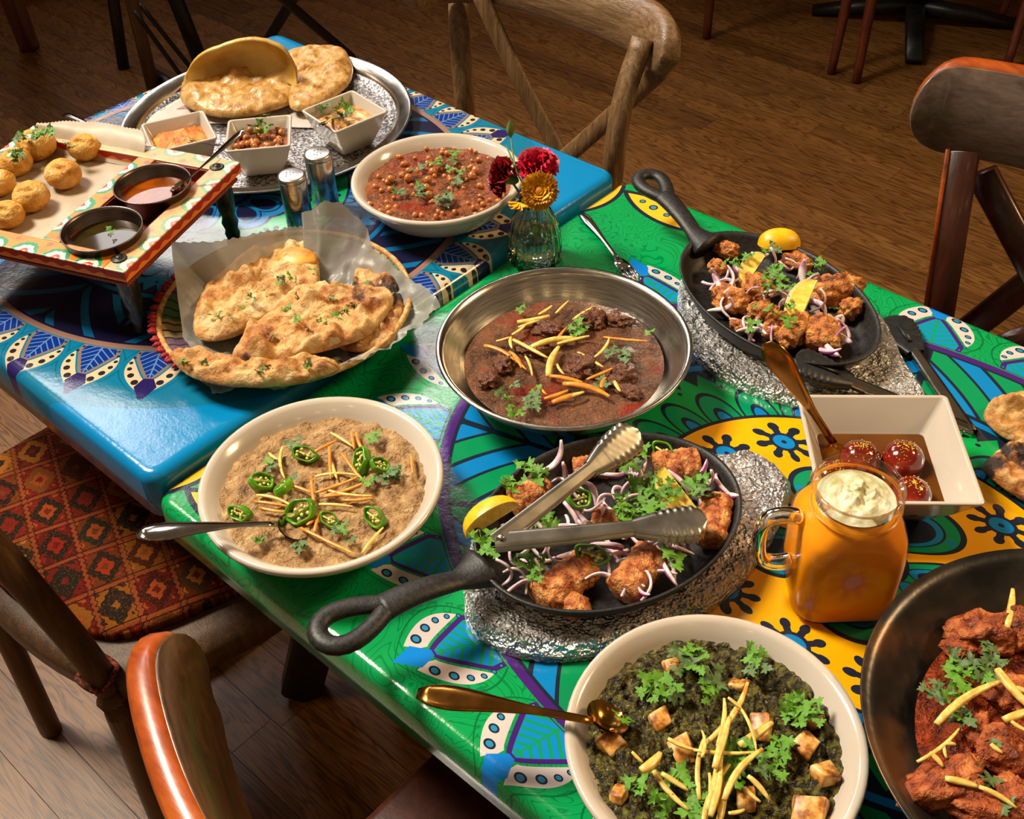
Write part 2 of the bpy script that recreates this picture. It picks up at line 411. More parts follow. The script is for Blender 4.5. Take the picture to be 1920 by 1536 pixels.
M_face = wood('worn_dark_walnut', (66, 50, 42), (100, 80, 70), (126, 106, 94), (2, 8, 8), 6, .40, .15, .2)
M_face2 = wood('worn_brown_walnut', (44, 26, 10), (76, 46, 18), (104, 66, 28), (3, 10, 10), 5, .38, .12, .3)
M_redwood = wood('reddish_bentwood', (66, 22, 8), (96, 38, 14), (120, 54, 22), (8, 8, 1.5), 7, .4, .1)
M_black = mk('black_painted_iron', [(14, 14, 15), (26, 25, 25)], 60, .42, 0, .2)
M_board = wood('table_board_wood', (60, 40, 22), (84, 58, 34), (100, 72, 44))

# ---------------------------------------------------------------- floor: boards laid along the tables
def plank_mat(name, c1, c2, c3, ph):
    mt, nt, bs = new_mat(name); co = mapping(nt, (1, 9, 1), loc=(ph, ph * .37, 0))
    w_ = nz(nt, co, 3.2, 3, .5, 1.2); gr = (w_ * 9).fr(); gr = ((gr - .5).abs() * 2).op('POWER', 2.2); fine = nz(nt, mapping(nt, (3, 90, 1)), 6, 3)
    f = gr * .38 + fine * .35 + nz(nt, mapping(nt, (1, 3, 1)), 1.7, 2) * .25
    nt.links.new(ramp(nt, f, [(.22, c3), (.42, c2), (.75, c1)]), bs.inputs['Base Color'])
    bs.inputs['Roughness'].default_value = .42; bump(nt, bs, fine, .15, .001); return mt
M_planks = [plank_mat('floor_oak', (54, 29, 8), (104, 65, 25), (128, 86, 42), 0), plank_mat('floor_oak_light', (62, 34, 10), (113, 72, 30), (138, 94, 48), 3.3), plank_mat('floor_oak_dark', (46, 24, 7), (92, 56, 21), (116, 76, 35), 7.1)]
fl = solo('floor', MB().add(*bbox(8.0, 6.2, .01, (-1.9, 1.9, -.0085), 0), smooth=False), mk('floor_joint_dark', [(40, 24, 13), (52, 32, 18)], 20, .8), None, None, kind='structure')  # dark base colour showing through the board joints
M_wall = mk('warm_plaster', [(118, 82, 54), (134, 96, 64)], 3, .8, 0, .1)
struct_wall = lambda nm, sx, sy, sz, c_: solo(nm, MB().add(*bbox(sx, sy, sz, c_, 0), smooth=False), M_wall, None, None, kind='structure')
struct_wall('wall_left', .1, 6.2, 3.4, (-5.95, 1.9, 1.69)); struct_wall('wall_back', 8.1, .1, 3.4, (-1.95, 5.05, 1.69))
for nm, sx, sy, c_ in (('baseboard_left', .02, 6.2, (-5.89, 1.9, .06)), ('baseboard_back', 8.0, .02, (-1.9, 4.99, .06))):
    solo(nm, MB().add(*bbox(sx, sy, .12, c_, .003), smooth=False), M_darkchair, None, None, kind='structure')
PW = .0787
plank_mesh = {}
def plank_me(L, mi):
    key = (round(L, 2), mi)
    if key not in plank_mesh:
        g = .0005; V, F = bbox(L - g * 2, PW - g * 2, .0035, (0, 0, -.00175), 0); plank_mesh[key] = MB().add(V, F, 0, False).mesh('plank', [M_planks[mi]])
    return plank_mesh[key]
def in_view(x, y):
    d = Vector((x, y, -CAMZ)); zz = d.dot(FW)
    if zz <= .1: return False
    px = 960 + FPX * d.dot(RT) / zz; py = 768 - FPX * d.dot(UP) / zz
    return -160 < px < 2080 and -160 < py < 1700
def hidden(x, y):   # fully under the two cloths, as seen from the photograph
    d = Vector((x, y, 0)) - Vector((0, 0, CAMZ)); t = (.76 - CAMZ) / d.z; X = d.x * t; Y = d.y * t
    return -1.45 < X < .25 and .40 < Y < .99
y = .523 - PW * 20; row = 0; npl = 0; far_mb = {0: MB(), 1: MB(), 2: MB()}
while y < 4.9:
    yc = y + PW / 2; xx = -5.6 - rnd.random() * .8
    if abs(yc - (.444 + .367) / 2) < .03: xx = -.981 - 3 * .9
    if abs(yc - .562) < .03: xx = -.695 - 4 * .9
    while xx < 2.0:
        L_ = .9 if (abs(yc - .405) < .03 or abs(yc - .562) < .03) else rnd.choice((.7, .9, 1.1, 1.3)); xc = xx + L_ / 2
        pts = [(xx + L_ * k / 8, yc) for k in range(9)]
        if True:
            mi = rnd.choice((0, 0, 1, 1, 2)); vis = any(in_view(*p) and not hidden(*p) for p in pts)
            if vis and yc < 3.1 and npl < 296:
                npl += 1; link('plank', plank_me(L_, mi), fl, (xc, yc, .0))
            else:
                g = .0009; far_mb[mi].add(*bbox(L_ - 2 * g, PW - 2 * g, .0035, (xc, yc, -.00175), 0), smooth=False)
        xx += L_
    y += PW; row += 1
V = []
allfar = MB()
for k in far_mb: allfar.v, allfar.f, allfar.m, allfar.sm = allfar.v + far_mb[k].v, allfar.f + [tuple(i + len(allfar.v) for i in f) for f in far_mb[k].f], allfar.m + [k] * len(far_mb[k].f), allfar.sm + far_mb[k].sm
part('far_planks', allfar, M_planks, fl, kind='stuff')

# ---------------------------------------------------------------- tables under the cloths
def table(label, x0, x1, y0, y1, z, feet):
    t = thing('dining_table', label, 'table', ((x0 + x1) / 2, (y0 + y1) / 2, 0))
    cx, cy = (x0 + x1) / 2, (y0 + y1) / 2
    part('tabletop', MB().add(*bbox(x1 - x0 - .03, y1 - y0 - .03, .038, (0, 0, z - .022), .003)), M_board, t)
    for fx in feet:
        part('foot_bar', MB().add(*strip([(fx - cx, -.27, .012), (fx - cx, -.22, .035), (fx - cx, 0, .05), (fx - cx, .22, .035), (fx - cx, .27, .012)], .058, [.024, .05, .06, .05, .024])).add(*lathe([(.001, .066), (.006, .066), (.0075, .062), (.008, .056)], 12), smooth=True, mat=Matrix.Translation((fx - cx, -.215, -.005))), M_black, t)
        part('column', MB().add(*tube([(fx - cx, 0, .06), (fx - cx, 0, z - .04)], .032, 14)), M_black, t)
table('dining table under the blue cloth, on black iron feet', -1.512, -.797, .316, 1.064, ZB, (-1.165,))
M_legiron = mk('highlit_black_iron', [(30, 29, 29), (52, 50, 49)], 90, .38, .2, .3)  # black iron lightened so its colour carries a grey highlight
_t = bpy.data.objects['dining_table']; _o = Vector(_t.location)
lg_a = Vector((-.985, .512, .010)); lg_b = Vector((-.900, .575, .36)); lg_c = Vector((-.85, .60, .72))
part('slanted_leg', MB().add(*strip([lg_a - _o, lg_b - _o, lg_c - _o], .064, .044, (.75, -.55, .3), .15)), M_legiron, _t)
part('rubber_foot', MB().add(*strip([lg_a - _o + Vector((-.004, -.006, -.006)), lg_a - _o + Vector((.006, .008, .022))], .054, .044, (.75, -.55, .3), .2)), M_black, _t)
part('bolt', MB().add(*blob(.010, .010, .008, 0, 1, 2)), M_black, _t, None, lg_a.lerp(lg_b, .36) - _o + Vector((.017, -.013, .010)))
table('dining table under the green cloth', -.79, .335, .313, 1.082, ZG, (-.228,))
# ---------------------------------------------------------------- shared tableware materials
M_white = mk('white_porcelain', [(184, 172, 158), (192, 181, 168)], 6, .16, 0, 0, coat=.3)
M_white2 = mk('cream_porcelain', [(205, 192, 176), (214, 203, 188)], 5, .2, 0, 0, coat=.2)
def steel_mat(name, c=(208, 204, 197), rough=.22, sc=(1, 1, 30), b=.06):
    mt, nt, bs = new_mat(name); co = mapping(nt, sc); f = nz(nt, co, 30, 3)
    nt.links.new(ramp(nt, f, [(.3, tuple(int(x * .82) for x in c)), (.7, c)]), bs.inputs['Base Color']); bs.inputs['Metallic'].default_value = 1
    nt.links.new((f * .16 + (rough - .08)).k, bs.inputs['Roughness']); bump(nt, bs, f, b, .001); return mt
M_steel = steel_mat('brushed_steel'); M_chrome = steel_mat('polished_steel', (200, 196, 192), .12, (1, 1, 1), .02)
M_brass = steel_mat('brass_toned_cutlery', (176, 122, 56), .2, (1, 1, 1), .03)
M_cup = steel_mat('dull_steel_cup', (120, 108, 104), .32, (1, 1, 20), .05)
M_iron = mk('seasoned_cast_iron', [(24, 23, 24), (44, 41, 40)], 260, .48, .25, .5, 420, .0006, spec=.5)
M_kadai = mk('seasoned_iron_wok', [(.3, (22, 20, 19)), (.52, (44, 38, 33)), (.7, (88, 58, 32))], 14, .3, .35, .25, 90, .001, spec=.6, rvar=.2)
def foil_mat():
    mt, nt, bs = new_mat('crumpled_foil'); co = mapping(nt)
    bs.inputs['Base Color'].default_value = rgb((228, 226, 226)); bs.inputs['Metallic'].default_value = 1; bs.inputs['Roughness'].default_value = .33
    h = vor(nt, co, 150, 'Distance', 'F1') * 1.2 + vor(nt, co, 330) * .7 + vor(nt, co, 62) * 1.6 + nz(nt, co, 420, 3, .7) * .4
    bump(nt, bs, h, 1.0, .007); return mt
M_foil = foil_mat()
M_glass, _nt, _bs = new_mat('clear_glass')
_bs.inputs['Transmission Weight'].default_value = 1; _bs.inputs['Roughness'].default_value = .02; _bs.inputs['IOR'].default_value = 1.46; _bs.inputs['Base Color'].default_value = (.96, .98, .96, 1)
M_water, _nt, _bs = new_mat('pale_yellow_water')
_bs.inputs['Transmission Weight'].default_value = 1; _bs.inputs['Roughness'].default_value = 0; _bs.inputs['IOR'].default_value = 1.33; _bs.inputs['Base Color'].default_value = (.93, .84, .55, 1)

M_thin, nt, bs = new_mat('thin_jar_glass'); bs.inputs['Base Color'].default_value = (.9, .9, .88, 1); bs.inputs['Roughness'].default_value = .03; bs.inputs['Specular IOR Level'].default_value = .8
tp = nt.nodes.new('ShaderNodeBsdfTransparent'); tp.inputs[0].default_value = (.95, .95, .93, 1); gl = nt.nodes.new('ShaderNodeBsdfGlossy'); gl.inputs['Roughness'].default_value = .04; fz = nt.nodes.new('ShaderNodeLayerWeight'); fz.inputs[0].default_value = .14; mx = nt.nodes.new('ShaderNodeMixShader')
nt.links.new(((S(nt, fz.outputs[0])) * .75 + .02).cl().k, mx.inputs[0]); nt.links.new(tp.outputs[0], mx.inputs[1]); nt.links.new(gl.outputs[0], mx.inputs[2]); nt.links.new(mx.outputs[0], nt.nodes['Material Output'].inputs['Surface'])

# ---------------------------------------------------------------- tableware builders
def round_bowl(label, c, z0, zr, r, foot=.055, wall=.004, mat=None, lip=.0035, name='serving_bowl'):
    h = zr - z0
    prof = [(foot - .012, .002), (foot, 0), (foot + .004, .003)]
    for k in range(1, 9):
        u = k / 8; prof.append((foot + .004 + (r - foot - .004 - lip) * u ** .72, .003 + (h - .008) * u ** 1.35))
    prof += [(r - .0005, h - .006), (r, h - .0025), (r - .001, h), (r - .004, h + .0004), (r - wall - .0045, h - .002)]
    for k in range(7, -1, -1):
        u = k / 8; prof.append(((foot - wall) + (r - wall - foot - .003) * u ** .72, .007 + (h - .012) * u ** 1.35))
    prof.append((.0005, .007))
    return solo(name, MB().add(*lathe(prof, 72, cap0=False)), mat or M_white, label, 'bowl', (c[0], c[1], z0))
def sq_loop(h, z, R, n=5, ox=0):
    out = []
    for sx, sy, a0 in ((1, 1, 0), (-1, 1, 90), (-1, -1, 180), (1, -1, 270)):
        for k in range(n + 1):
            a = radians(a0 + 90 * k / n); out.append((sx * (h - R) + R * cos(a), sy * (h - R) + R * sin(a), z))
    return out
def loops(L, cap0=True, cap1=False):
    m_ = len(L[0]); V = [p for l in L for p in l]; F = []
    for i in range(len(L) - 1):
        for k in range(m_):
            k2 = (k + 1) % m_; F.append((i * m_ + k, i * m_ + k2, (i + 1) * m_ + k2, (i + 1) * m_ + k))
    if cap0: F.append(tuple(range(m_))[::-1])
    if cap1: F.append(tuple((len(L) - 1) * m_ + k for k in range(m_)))
    return V, F
def square_bowl(label, c, z0, ang, ht, hb, h, wall=.0035):
    L = [sq_loop(hb - .004, 0, .006), sq_loop(hb, .002, .006), sq_loop(hb + (ht - hb) * .55, h * .5, .006), sq_loop(ht - .001, h - .003, .005), sq_loop(ht, h - .0012, .005), sq_loop(ht - .001, h, .005),
         sq_loop(ht - wall, h, .004), sq_loop(ht - wall - .001, h - .001, .004), sq_loop(hb + (ht - hb) * .55 - wall, h * .5, .005), sq_loop(hb - wall, .006, .006)]
    V, F = loops(L, True, True); F[-1] = F[-1]
    return solo('square_bowl', MB().add(V, F), M_white, label, 'bowl', (c[0], c[1], z0), (0, 0, ang))
def circle(r, n=96, wob=0, seed=0): return [(r * (1 + wob * noise.noise(Vector((cos(2 * pi * k / n) * 2 + seed, sin(2 * pi * k / n) * 2, seed)))) * cos(2 * pi * k / n), r * (1 + wob * noise.noise(Vector((cos(2 * pi * k / n) * 2 + seed, sin(2 * pi * k / n) * 2, seed)))) * sin(2 * pi * k / n)) for k in range(n)]
def surface(name, label, c, z, r, amp, fr, mat, cat='curry', rings=40, n=110, dome=0, fine=0, sx=1, seed=0, group=None):
    def zf(x, y, t, k): return (amp * fbm((x * fr + seed, y * fr, seed), 3) + fine * noise.noise(Vector((x * 420, y * 420, seed)))) * min(1, (1.02 - t) * 8) + dome * (1 - t * t)
    return solo(name, MB().add(*disc(circle(r, n), zf, rings)), mat, label, cat, (c[0], c[1], z), group=group)
def spoon(label, bowl_p, tip_p, L=None, wide=.011, mat=None, z_sag=.0, bowl=None, name='serving_spoon', bl=.055, bw=.019, up=(0, 0, 1)):
    """handle tip at tip_p, neck at bowl_p, bowl continues past the neck toward 'bowl' point"""
    a = Vector(tip_p); b = Vector(bowl_p); d = (b - a)
    e = Vector(bowl) if bowl is not None else b + d.normalized() * bl
    t = thing(name, label, 'spoon', tuple(a)); A = Vector((0, 0, 0)); B = b - a; E_ = e - a
    n = 14; pts = [A.lerp(B, k / n) + Vector((0, 0, 1)) * z_sag * sin(pi * k / n) for k in range(n + 1)]
    rad = [wide * (.55 + .45 * sin(min(1, k / n * 3.2) * pi / 2)) * (1 - .72 * min(1, max(0, (k / n - .18) / .5)) ** .8) for k in range(n + 1)]; rad[0] = wide * .35; rad.append
    part('handle', MB().add(*tube(pts, rad, 12, [.16 + .28 * (k / n) for k in range(n + 1)], up)), mat or M_chrome, t)
    # bowl of the spoon
    ax = (E_ - B).normalized(); s = ax.cross(Vector(up)).normalized(); u = s.cross(ax); L_ = (E_ - B).length; V = []; F = []; nu, nv = 12, 10
    for off in (0, -.0012):
        for i in range(nu + 1):
            x = i / nu; wv = bw * sqrt(max(0, 1 - (2 * x - 1) ** 2)) * (1 + .18 * x) if 0 < i < nu else .0012
            for j in range(nv + 1):
                y = 2 * j / nv - 1; dep = -.009 * (1 - y * y) * sin(pi * x) ** .7
                V.append(B + ax * (x * L_) + s * (y * wv) + u * (dep + off))
    for o in (0, 1):
        base = o * (nu + 1) * (nv + 1)
        for i in range(nu):
            for j in range(nv):
                q = base + i * (nv + 1) + j; f = (q, q + 1, q + nv + 2, q + nv + 1); F.append(f if o == 0 else f[::-1])
    part('bowl', MB().add(V, F), mat or M_chrome, t)
    return t

# ---------------------------------------------------------------- garnish prototypes (mesh data is shared by the copies)
M_ginger = mk('fresh_ginger', [(.3, (196, 156, 66)), (.55, (226, 200, 112)), (.75, (206, 132, 44))], 60, .35, 0, .15, sss=.1)
M_ginger_o = mk('oil_stained_ginger', [(.3, (196, 108, 30)), (.6, (222, 150, 48)), (.8, (226, 190, 96))], 60, .32, 0, .15, sss=.1)
M_leaf = mk('coriander_green', [(.3, (52, 102, 18)), (.55, (92, 150, 34)), (.8, (136, 184, 60))], 70, .38, 0, .3, 260, sss=.08)
M_leaf_d = mk('dark_coriander', [(.3, (52, 84, 36)), (.6, (88, 118, 64)), (.8, (146, 164, 120))], 90, .35, 0, .3, 260)
M_chili = mk('green_chili_skin', [(.3, (62, 122, 14)), (.7, (108, 164, 30))], 40, .2, 0, .1, sss=.1)
M_seed = mk('chili_flesh', [(186, 190, 84), (216, 214, 130)], 90, .4)
M_onion = mk('onion_flesh', [(.3, (196, 150, 178)), (.5, (222, 200, 208)), (.7, (232, 218, 214))], 70, .25, 0, .15, sss=.15)
M_purple = mk('red_onion_skin', [(140, 52, 116), (186, 110, 160)], 60, .25)
M_peel = mk('lemon_peel', [(.3, (214, 156, 10)), (.7, (240, 188, 26))], 40, .32, 0, .35, 700, .0006)
M_flesh = mk('lemon_flesh', [(.3, (236, 196, 66)), (.6, (248, 220, 112)), (.8, (252, 238, 176))], 55, .18, 0, .4, 160, .001, sss=.35, sc=(1, 1, 3))
def stick_mesh(seed, mat):
    r = random.Random(seed); n = 7; b = r.uniform(-.10, .10); c = r.uniform(-.06, .06)
    pts = [(k / n - .5, b * (1 - (2 * k / n - 1) ** 2) + c * (k / n) ** 2, .05 * (1 - (2 * k / n - 1) ** 2)) for k in range(n + 1)]
    wd = [1.0 * (.55 + .45 * sin(pi * k / n) ** .6) for k in range(n + 1)]
    V, F = strip(pts, wd, [.8 * q for q in wd]); return V, F, pts
class Stick:
    """ginger matchsticks: built at true size so that bends keep their width"""
    def __init__(s): s.cache = {}
    def put(s, p, q, wid=.0032, mat=None, label=None, group=None, seed=0, cat='ginger', name='ginger_matchstick'):
        p = Vector(p); q = Vector(q); L_ = (q - p).length; key = (round(L_ / .006), seed % 3, mat.name, round(wid * 1000), name)
        if key not in s.cache:
            r = random.Random(seed * 7 + round(L_ * 1000)); n = 7; b = r.uniform(-.09, .09) * L_
            pts = [((k / n - .5) * L_, b * (1 - (2 * k / n - 1) ** 2), .02 * L_ * (1 - (2 * k / n - 1) ** 2)) for k in range(n + 1)]
            wd = [wid * (.55 + .55 * sin(pi * min(1, (k + .6) / n)) ** .6) for k in range(n + 1)]
            s.cache[key] = MB().add(*strip(pts, wd, [w_ * .7 for w_ in wd], bev=.3)).mesh(name, [mat])
        d = q - p; o = link(name, s.cache[key], None, (p + q) / 2, (0, -atan2(d.z, hypot(d.x, d.y)), atan2(d.y, d.x)))
        return tag(o, label, cat, group)
STK = Stick()
def leaf_mesh(seed, mat, curl=.35):
    r = random.Random(seed); n = 48; out = []
    for k in range(n):
        a = 2 * pi * k / n; lob = .34 + .60 * abs(cos(a * 1.5 + .1)) ** .8; lob *= 1 + .17 * cos(a * 9 + seed) * (.4 + lob)
        if abs(a - pi) < .5: lob *= .55 + abs(a - pi) * .5
        out.append((cos(a) * lob, sin(a) * lob))
    ph = r.random() * 6
    mb = MB(); LF = disc(out, lambda x, y, t, k: curl * (.5 * (x * x + y * y) * sin(2 * atan2(y, x) + ph) + .16 * sin(7 * x + ph) * t), 4)
    for ox, oy, oz, an_, sc_ in ((0, 0, 0, 0, .95), (-.55, .75, .12, 1.5, .72), (-.75, -.60, .05, -1.7, .62)): mb.add(*LF, mat=Matrix.Translation((ox, oy, oz)) @ Matrix.Rotation(an_, 4, 'Z') @ Matrix.Rotation(.35 * sc_ * sin(seed + an_), 4, 'X') @ Matrix.Scale(sc_, 4))
    mb.add(*tube([(-.1, 0, 0), (-.6, .05, -.08), (-1.1, .18, -.05)], [.045, .04, .035], 6)); return mb.mesh('coriander_leaf', [mat])
LEAVES = [leaf_mesh(1, M_leaf), leaf_mesh(4, M_leaf, .6), leaf_mesh(9, M_leaf, .2)]; LEAVES_D = [leaf_mesh(2, M_leaf_d), leaf_mesh(7, M_leaf_d, .5)]
def leaves(pts, z, label, group, size=.011, dark=0, tilt=.5, seed=0, dz=.004):
    r = random.Random(seed)
    for i, (px, py) in enumerate(pts):
        zz = z(px, py) if callable(z) else z; p = at(px, py, zz + dz + r.random() * .003)
        me = r.choice(LEAVES_D) if r.random() < dark else r.choice(LEAVES); s = size * .72 * r.uniform(.7, 1.25)
        o = link('coriander_leaf', me, None, p, (r.uniform(-tilt, tilt), r.uniform(-tilt, tilt), r.random() * 6.28), s); tag(o, label, 'herb', group)
def chili_mesh(seed):
    r = random.Random(seed); mb = MB()
    sq = r.uniform(.6, .95)
    wob = lambda a, i: 1 + .10 * sin(2 * a + seed) + .06 * sin(5 * a)
    mb.add(*lathe([(.0095, -.0045), (.0108, -.0040), (.0112, 0), (.0106, .0040), (.0096, .0046), (.0086, .0040), (.0083, 0), (.0086, -.0040), (.0095, -.0045)], 26, 1, sq, wob, cap0=False), mi=0)
    mb.add(*bbox(.016, .0018, .006, (0, 0, 0), .0006, 1), mi=1)
    for k in range(7): mb.add(*blob(.0016, .0016, .0009, 0, 1, 1), mi=1, mat=Matrix.Translation((r.uniform(-.006, .006), r.uniform(-.005, .005) * sq, .002 + r.uniform(0, .002))))
    return mb.mesh('chili_ring', [M_chili, M_seed])
CHILI = [chili_mesh(k) for k in (1, 2, 3)]
def onion_mesh(seed, span=2.0, R=.022, w_=.008):
    r = random.Random(seed); n = 12; mb = MB(); P = []; T = []
    V = []; F = []
    for k in range(n + 1):
        a = -span / 2 + span * k / n; ww = w_ * (.25 + .75 * sin(pi * k / n) ** .6); rr = R * (1 + .06 * sin(3 * a + seed)); lift = .003 * sin(2 * a + seed)
        for (dr, dz) in ((.0010, -ww / 2), (.0016, 0), (.0010, ww / 2), (-.0008, ww / 2), (-.0010, 0), (-.0008, -ww / 2)):
            V.append(((rr + dr) * cos(a) - R, (rr + dr) * sin(a), dz + lift))
    for i in range(n):
        for k in range(6): F.append((i * 6 + k, i * 6 + (k + 1) % 6, (i + 1) * 6 + (k + 1) % 6, (i + 1) * 6 + k))
    F.append((0, 1, 2, 3, 4, 5)[::-1]); F.append(tuple(n * 6 + k for k in range(6)))
    mb.add(V, F, 0)
    for i, f in enumerate(mb.f):
        if i % 6 == 0 and i < n * 6: mb.m[i] = 1
    return mb.mesh('onion_slice', [M_onion, M_purple])
ONION = [onion_mesh(1, 2.2, .020, .005), onion_mesh(2, 1.6, .026, .006), onion_mesh(3, 2.6, .014, .005), onion_mesh(5, 1.3, .024, .009)]
def put(name, me, p, rot, s, label, cat, group=None): return tag(link(name, me, None, p, rot, s), label, cat, group)
def onions(pts, z, label, group, seed=0, s=1.0, flat=.6, cen=None, f=1.0):
    r = random.Random(seed)
    for px, py in pts: q_ = at(px, py, z + r.random() * .006); put('onion_slice', r.choice(ONION), (Vector((cen[0], cen[1], q_.z)).lerp(q_, f) if cen else q_), (r.uniform(-flat, flat) + (1.57 if r.random() < .22 else 0), r.uniform(-flat, flat), r.random() * 6.28), s * r.uniform(.8, 1.15), label, 'onion', group)
def scatter_onions(c, ax, ay, ang, n, z, label, group, seed, s=1.1):
    r = random.Random(seed)
    for k in range(n):
        a = r.random() * 6.283; q = sqrt(r.random()); x, y = q * ax * cos(a), q * ay * sin(a)
        put('onion_slice', r.choice(ONION), (c[0] + x * cos(ang) - y * sin(ang), c[1] + x * sin(ang) + y * cos(ang), z + r.random() * .008), (r.uniform(-.45, .45) + (1.2 if r.random() < .3 else 0), r.uniform(-.4, .4), r.random() * 6.28), s * r.uniform(.8, 1.2), label, 'onion', group)
def wedge(label, p, yv, zv, R=.021, half=.55, raw=False, name='lemon_wedge', cut=False):
    V = []; F = []; nt_, npp = 12, 8; mb = MB()
    for i in range(nt_ + 1):
        th = pi * i / nt_; rr = R * sin(th) ** .8 if 0 < i < nt_ else .0008
        for j in range(npp + 1):
            ph = -half + 2 * half * j / npp; V.append((rr * cos(ph), rr * sin(ph), -R * 1.28 * cos(th)))
    for i in range(nt_):
        for j in range(npp): q = i * (npp + 1) + j; F.append((q, q + 1, q + npp + 2, q + npp + 1))
    mb.add(V, F, 0)
    for sgn in (-1, 1):
        W = []; G = []
        for i in range(nt_ + 1):
            th = pi * i / nt_; rr = R * sin(th) ** .8 if 0 < i < nt_ else .0008; ph = sgn * half
            for q in (0, .5, .86, 1.0): W.append((rr * q * cos(ph), rr * q * sin(ph) - sgn * (.0012 * sin(q * pi)), -R * 1.28 * cos(th)))
        for i in range(nt_):
            for j in range(3): q = i * 4 + j; G.append((q, q + 1, q + 5, q + 4) if sgn > 0 else (q, q + 4, q + 5, q + 1))
        mb.add(W, G, 1)
        for k in range(len(G)):
            if k % 3 == 2: mb.m[-len(G) + k] = 2
    Y_ = Vector(yv).normalized(); Z_ = Vector(zv); Z_ = (Z_ - Y_ * Z_.dot(Y_)).normalized(); X_ = Y_.cross(Z_)
    if not raw: X_, Y_ = X_ * cos(half) - Y_ * sin(half), Y_ * cos(half) + X_ * sin(half)
    Mx = Matrix((X_, Y_, Z_)).transposed()
    return solo(name, mb, [M_peel, M_flesh, M_pith], label, 'lemon', p, Mx.to_euler())
M_pith = mk('lemon_pith', [(232, 214, 140), (240, 226, 168)], 60, .5)

# ---------------------------------------------------------------- white bowl of haleem
c = (-.643, .411)
round_bowl('white porcelain bowl of tan haleem with chili rings, at the front left table edge', c, ZG, .803, .1148)
M_haleem = mk('haleem_porridge', [(.2, (110, 74, 36)), (.42, (150, 112, 66)), (.62, (168, 132, 84)), (.85, (194, 162, 112))], 70, .5, 0, 1.0, 230, .005, 8)
surface('haleem', 'thick tan lentil and meat porridge filling the bowl at the front left edge', c, .7885, .1035, .0050, 60, M_haleem, 'stew', rings=60, n=150, fine=.0010)
ZH = .7905
GL = 'pale yellow ginger matchstick scattered on the tan haleem'
for i, (x1, y1, x2, y2) in enumerate([(620, 812, 662, 838), (658, 810, 664, 842), (668, 812, 695, 860), (530, 838, 534, 898), (590, 848, 628, 828), (617, 836, 620, 898), (622, 870, 632, 898), (640, 850, 668, 888), (656, 868, 682, 900), (590, 894, 672, 892), (588, 925, 676, 892), (605, 930, 690, 902), (610, 918, 700, 930), (545, 910, 588, 926), (583, 894, 598, 980), (480, 928, 552, 952), (474, 940, 545, 950), (488, 952, 540, 960), (600, 946, 660, 950), (770, 855, 774, 888), (564, 990, 668, 1040), (680, 1036, 718, 990), (590, 998, 600, 960), (575, 985, 592, 972), (505, 850, 522, 862), (606, 932, 645, 928), (640, 938, 700, 934)]):
    STK.put(at(x1, y1, ZH + .003), at(x2, y2, ZH + .004), .0030, M_ginger_o if i % 3 else M_ginger, GL, 'ginger on the haleem', i)
for i, (px, py, rx, ry, rz, s, lab) in enumerate([(572, 852, .6, .2, .4, 1.15, 'upper left of the haleem under a coriander leaf'), (490, 904, .3, .5, 1.2, 1.0, 'at the left of the haleem beside another ring'), (532, 915, -.6, .3, 2.0, 1.0, 'left of centre of the haleem, tilted upright'), (450, 962, .9, 0, .2, 1.05, 'near the left rim above the spoon handle'), (564, 960, .5, -.5, 1.0, 1.3, 'beside the spoon end, the longest ring'), (618, 975, .4, .2, .3, .9, 'right of the spoon end with seeds showing'), (678, 866, .5, .4, -1.0, 1.25, 'upper right of the haleem, long and tilted'), (712, 872, .2, .5, .8, .8, 'small dark ring at the upper right of the haleem'), (703, 970, .7, .2, .1, 1.1, 'alone at the lower right of the haleem')]):
    put('chili_ring', CHILI[i % 3], at(px, py, ZH + .005), (rx, ry, rz), s, 'green chili ring ' + lab, 'chili')
leaves([(545, 830), (552, 838), (497, 868), (507, 875), (695, 818), (705, 825), (735, 885), (742, 892), (725, 890), (640, 990), (628, 995), (560, 1028), (568, 1024), (660, 1012), (485, 1015), (720, 895), (552, 896), (690, 905)], ZH, 'coriander leaf lying on the tan haleem', 'coriander on the haleem', .0095, .55, .4, 3)
spoon('steel serving spoon resting in the tan haleem with its handle over the table edge', at(520, 982, .800), at(256, 1003, .842), wide=.0130, z_sag=.003, bowl=at(580, 990, .787), bw=.015)

# ---------------------------------------------------------------- steel bowl of nihari
c = (-.589, .700)
prof = [(.03, .0), (.06, 0), (.075, .004), (.10, .022), (.118, .042), (.126, .056), (.1285, .060), (.132, .0605), (.1335, .0625), (.132, .0645), (.1285, .0640), (.1245, .058), (.1165, .044), (.099, .024), (.075, .006), (.001, .003)]
solo('serving_bowl', MB().add(*lathe(prof, 88, cap0=True)), M_steel, 'round steel bowl of brown meat stew in the middle of the green table', 'bowl', (c[0], c[1], ZG))
def stew_mat(name, base, red, scale=26, fine=210, bst=.7):
    mt, nt, bs = new_mat(name); co = mapping(nt); f = ((nz(nt, co, scale, 5, .65, .6) - .5) * 1.7 + .5).cl(); g = nz(nt, co, 14, 4, .6, .8); gr = nz(nt, co, fine * 1.7, 3, .7)
    k = ramp(nt, f, [(.3, tuple(int(x * .62) for x in base)), (.55, base), (.8, tuple(min(255, int(x * 1.22)) for x in base))])
    k = mixc(nt, ((gr - .52) * 7).cl() * .45, k, rgb(tuple(min(255, int(x * 1.5 + 14)) for x in base)))
    nt.links.new(mixc(nt, ((g - .545) * 10).cl() * .85, k, rgb(red)), bs.inputs['Base Color'])
    bs.inputs['Roughness'].default_value = .27; bs.inputs['Coat Weight'].default_value = .0
    bump(nt, bs, gr * 1.6 + nz(nt, co, fine * .7, 3, .6) + f * 1.5, min(1, bst * 1.2), .0045); return mt
M_nihari = stew_mat('nihari_gravy', (112, 72, 48), (138, 30, 4))
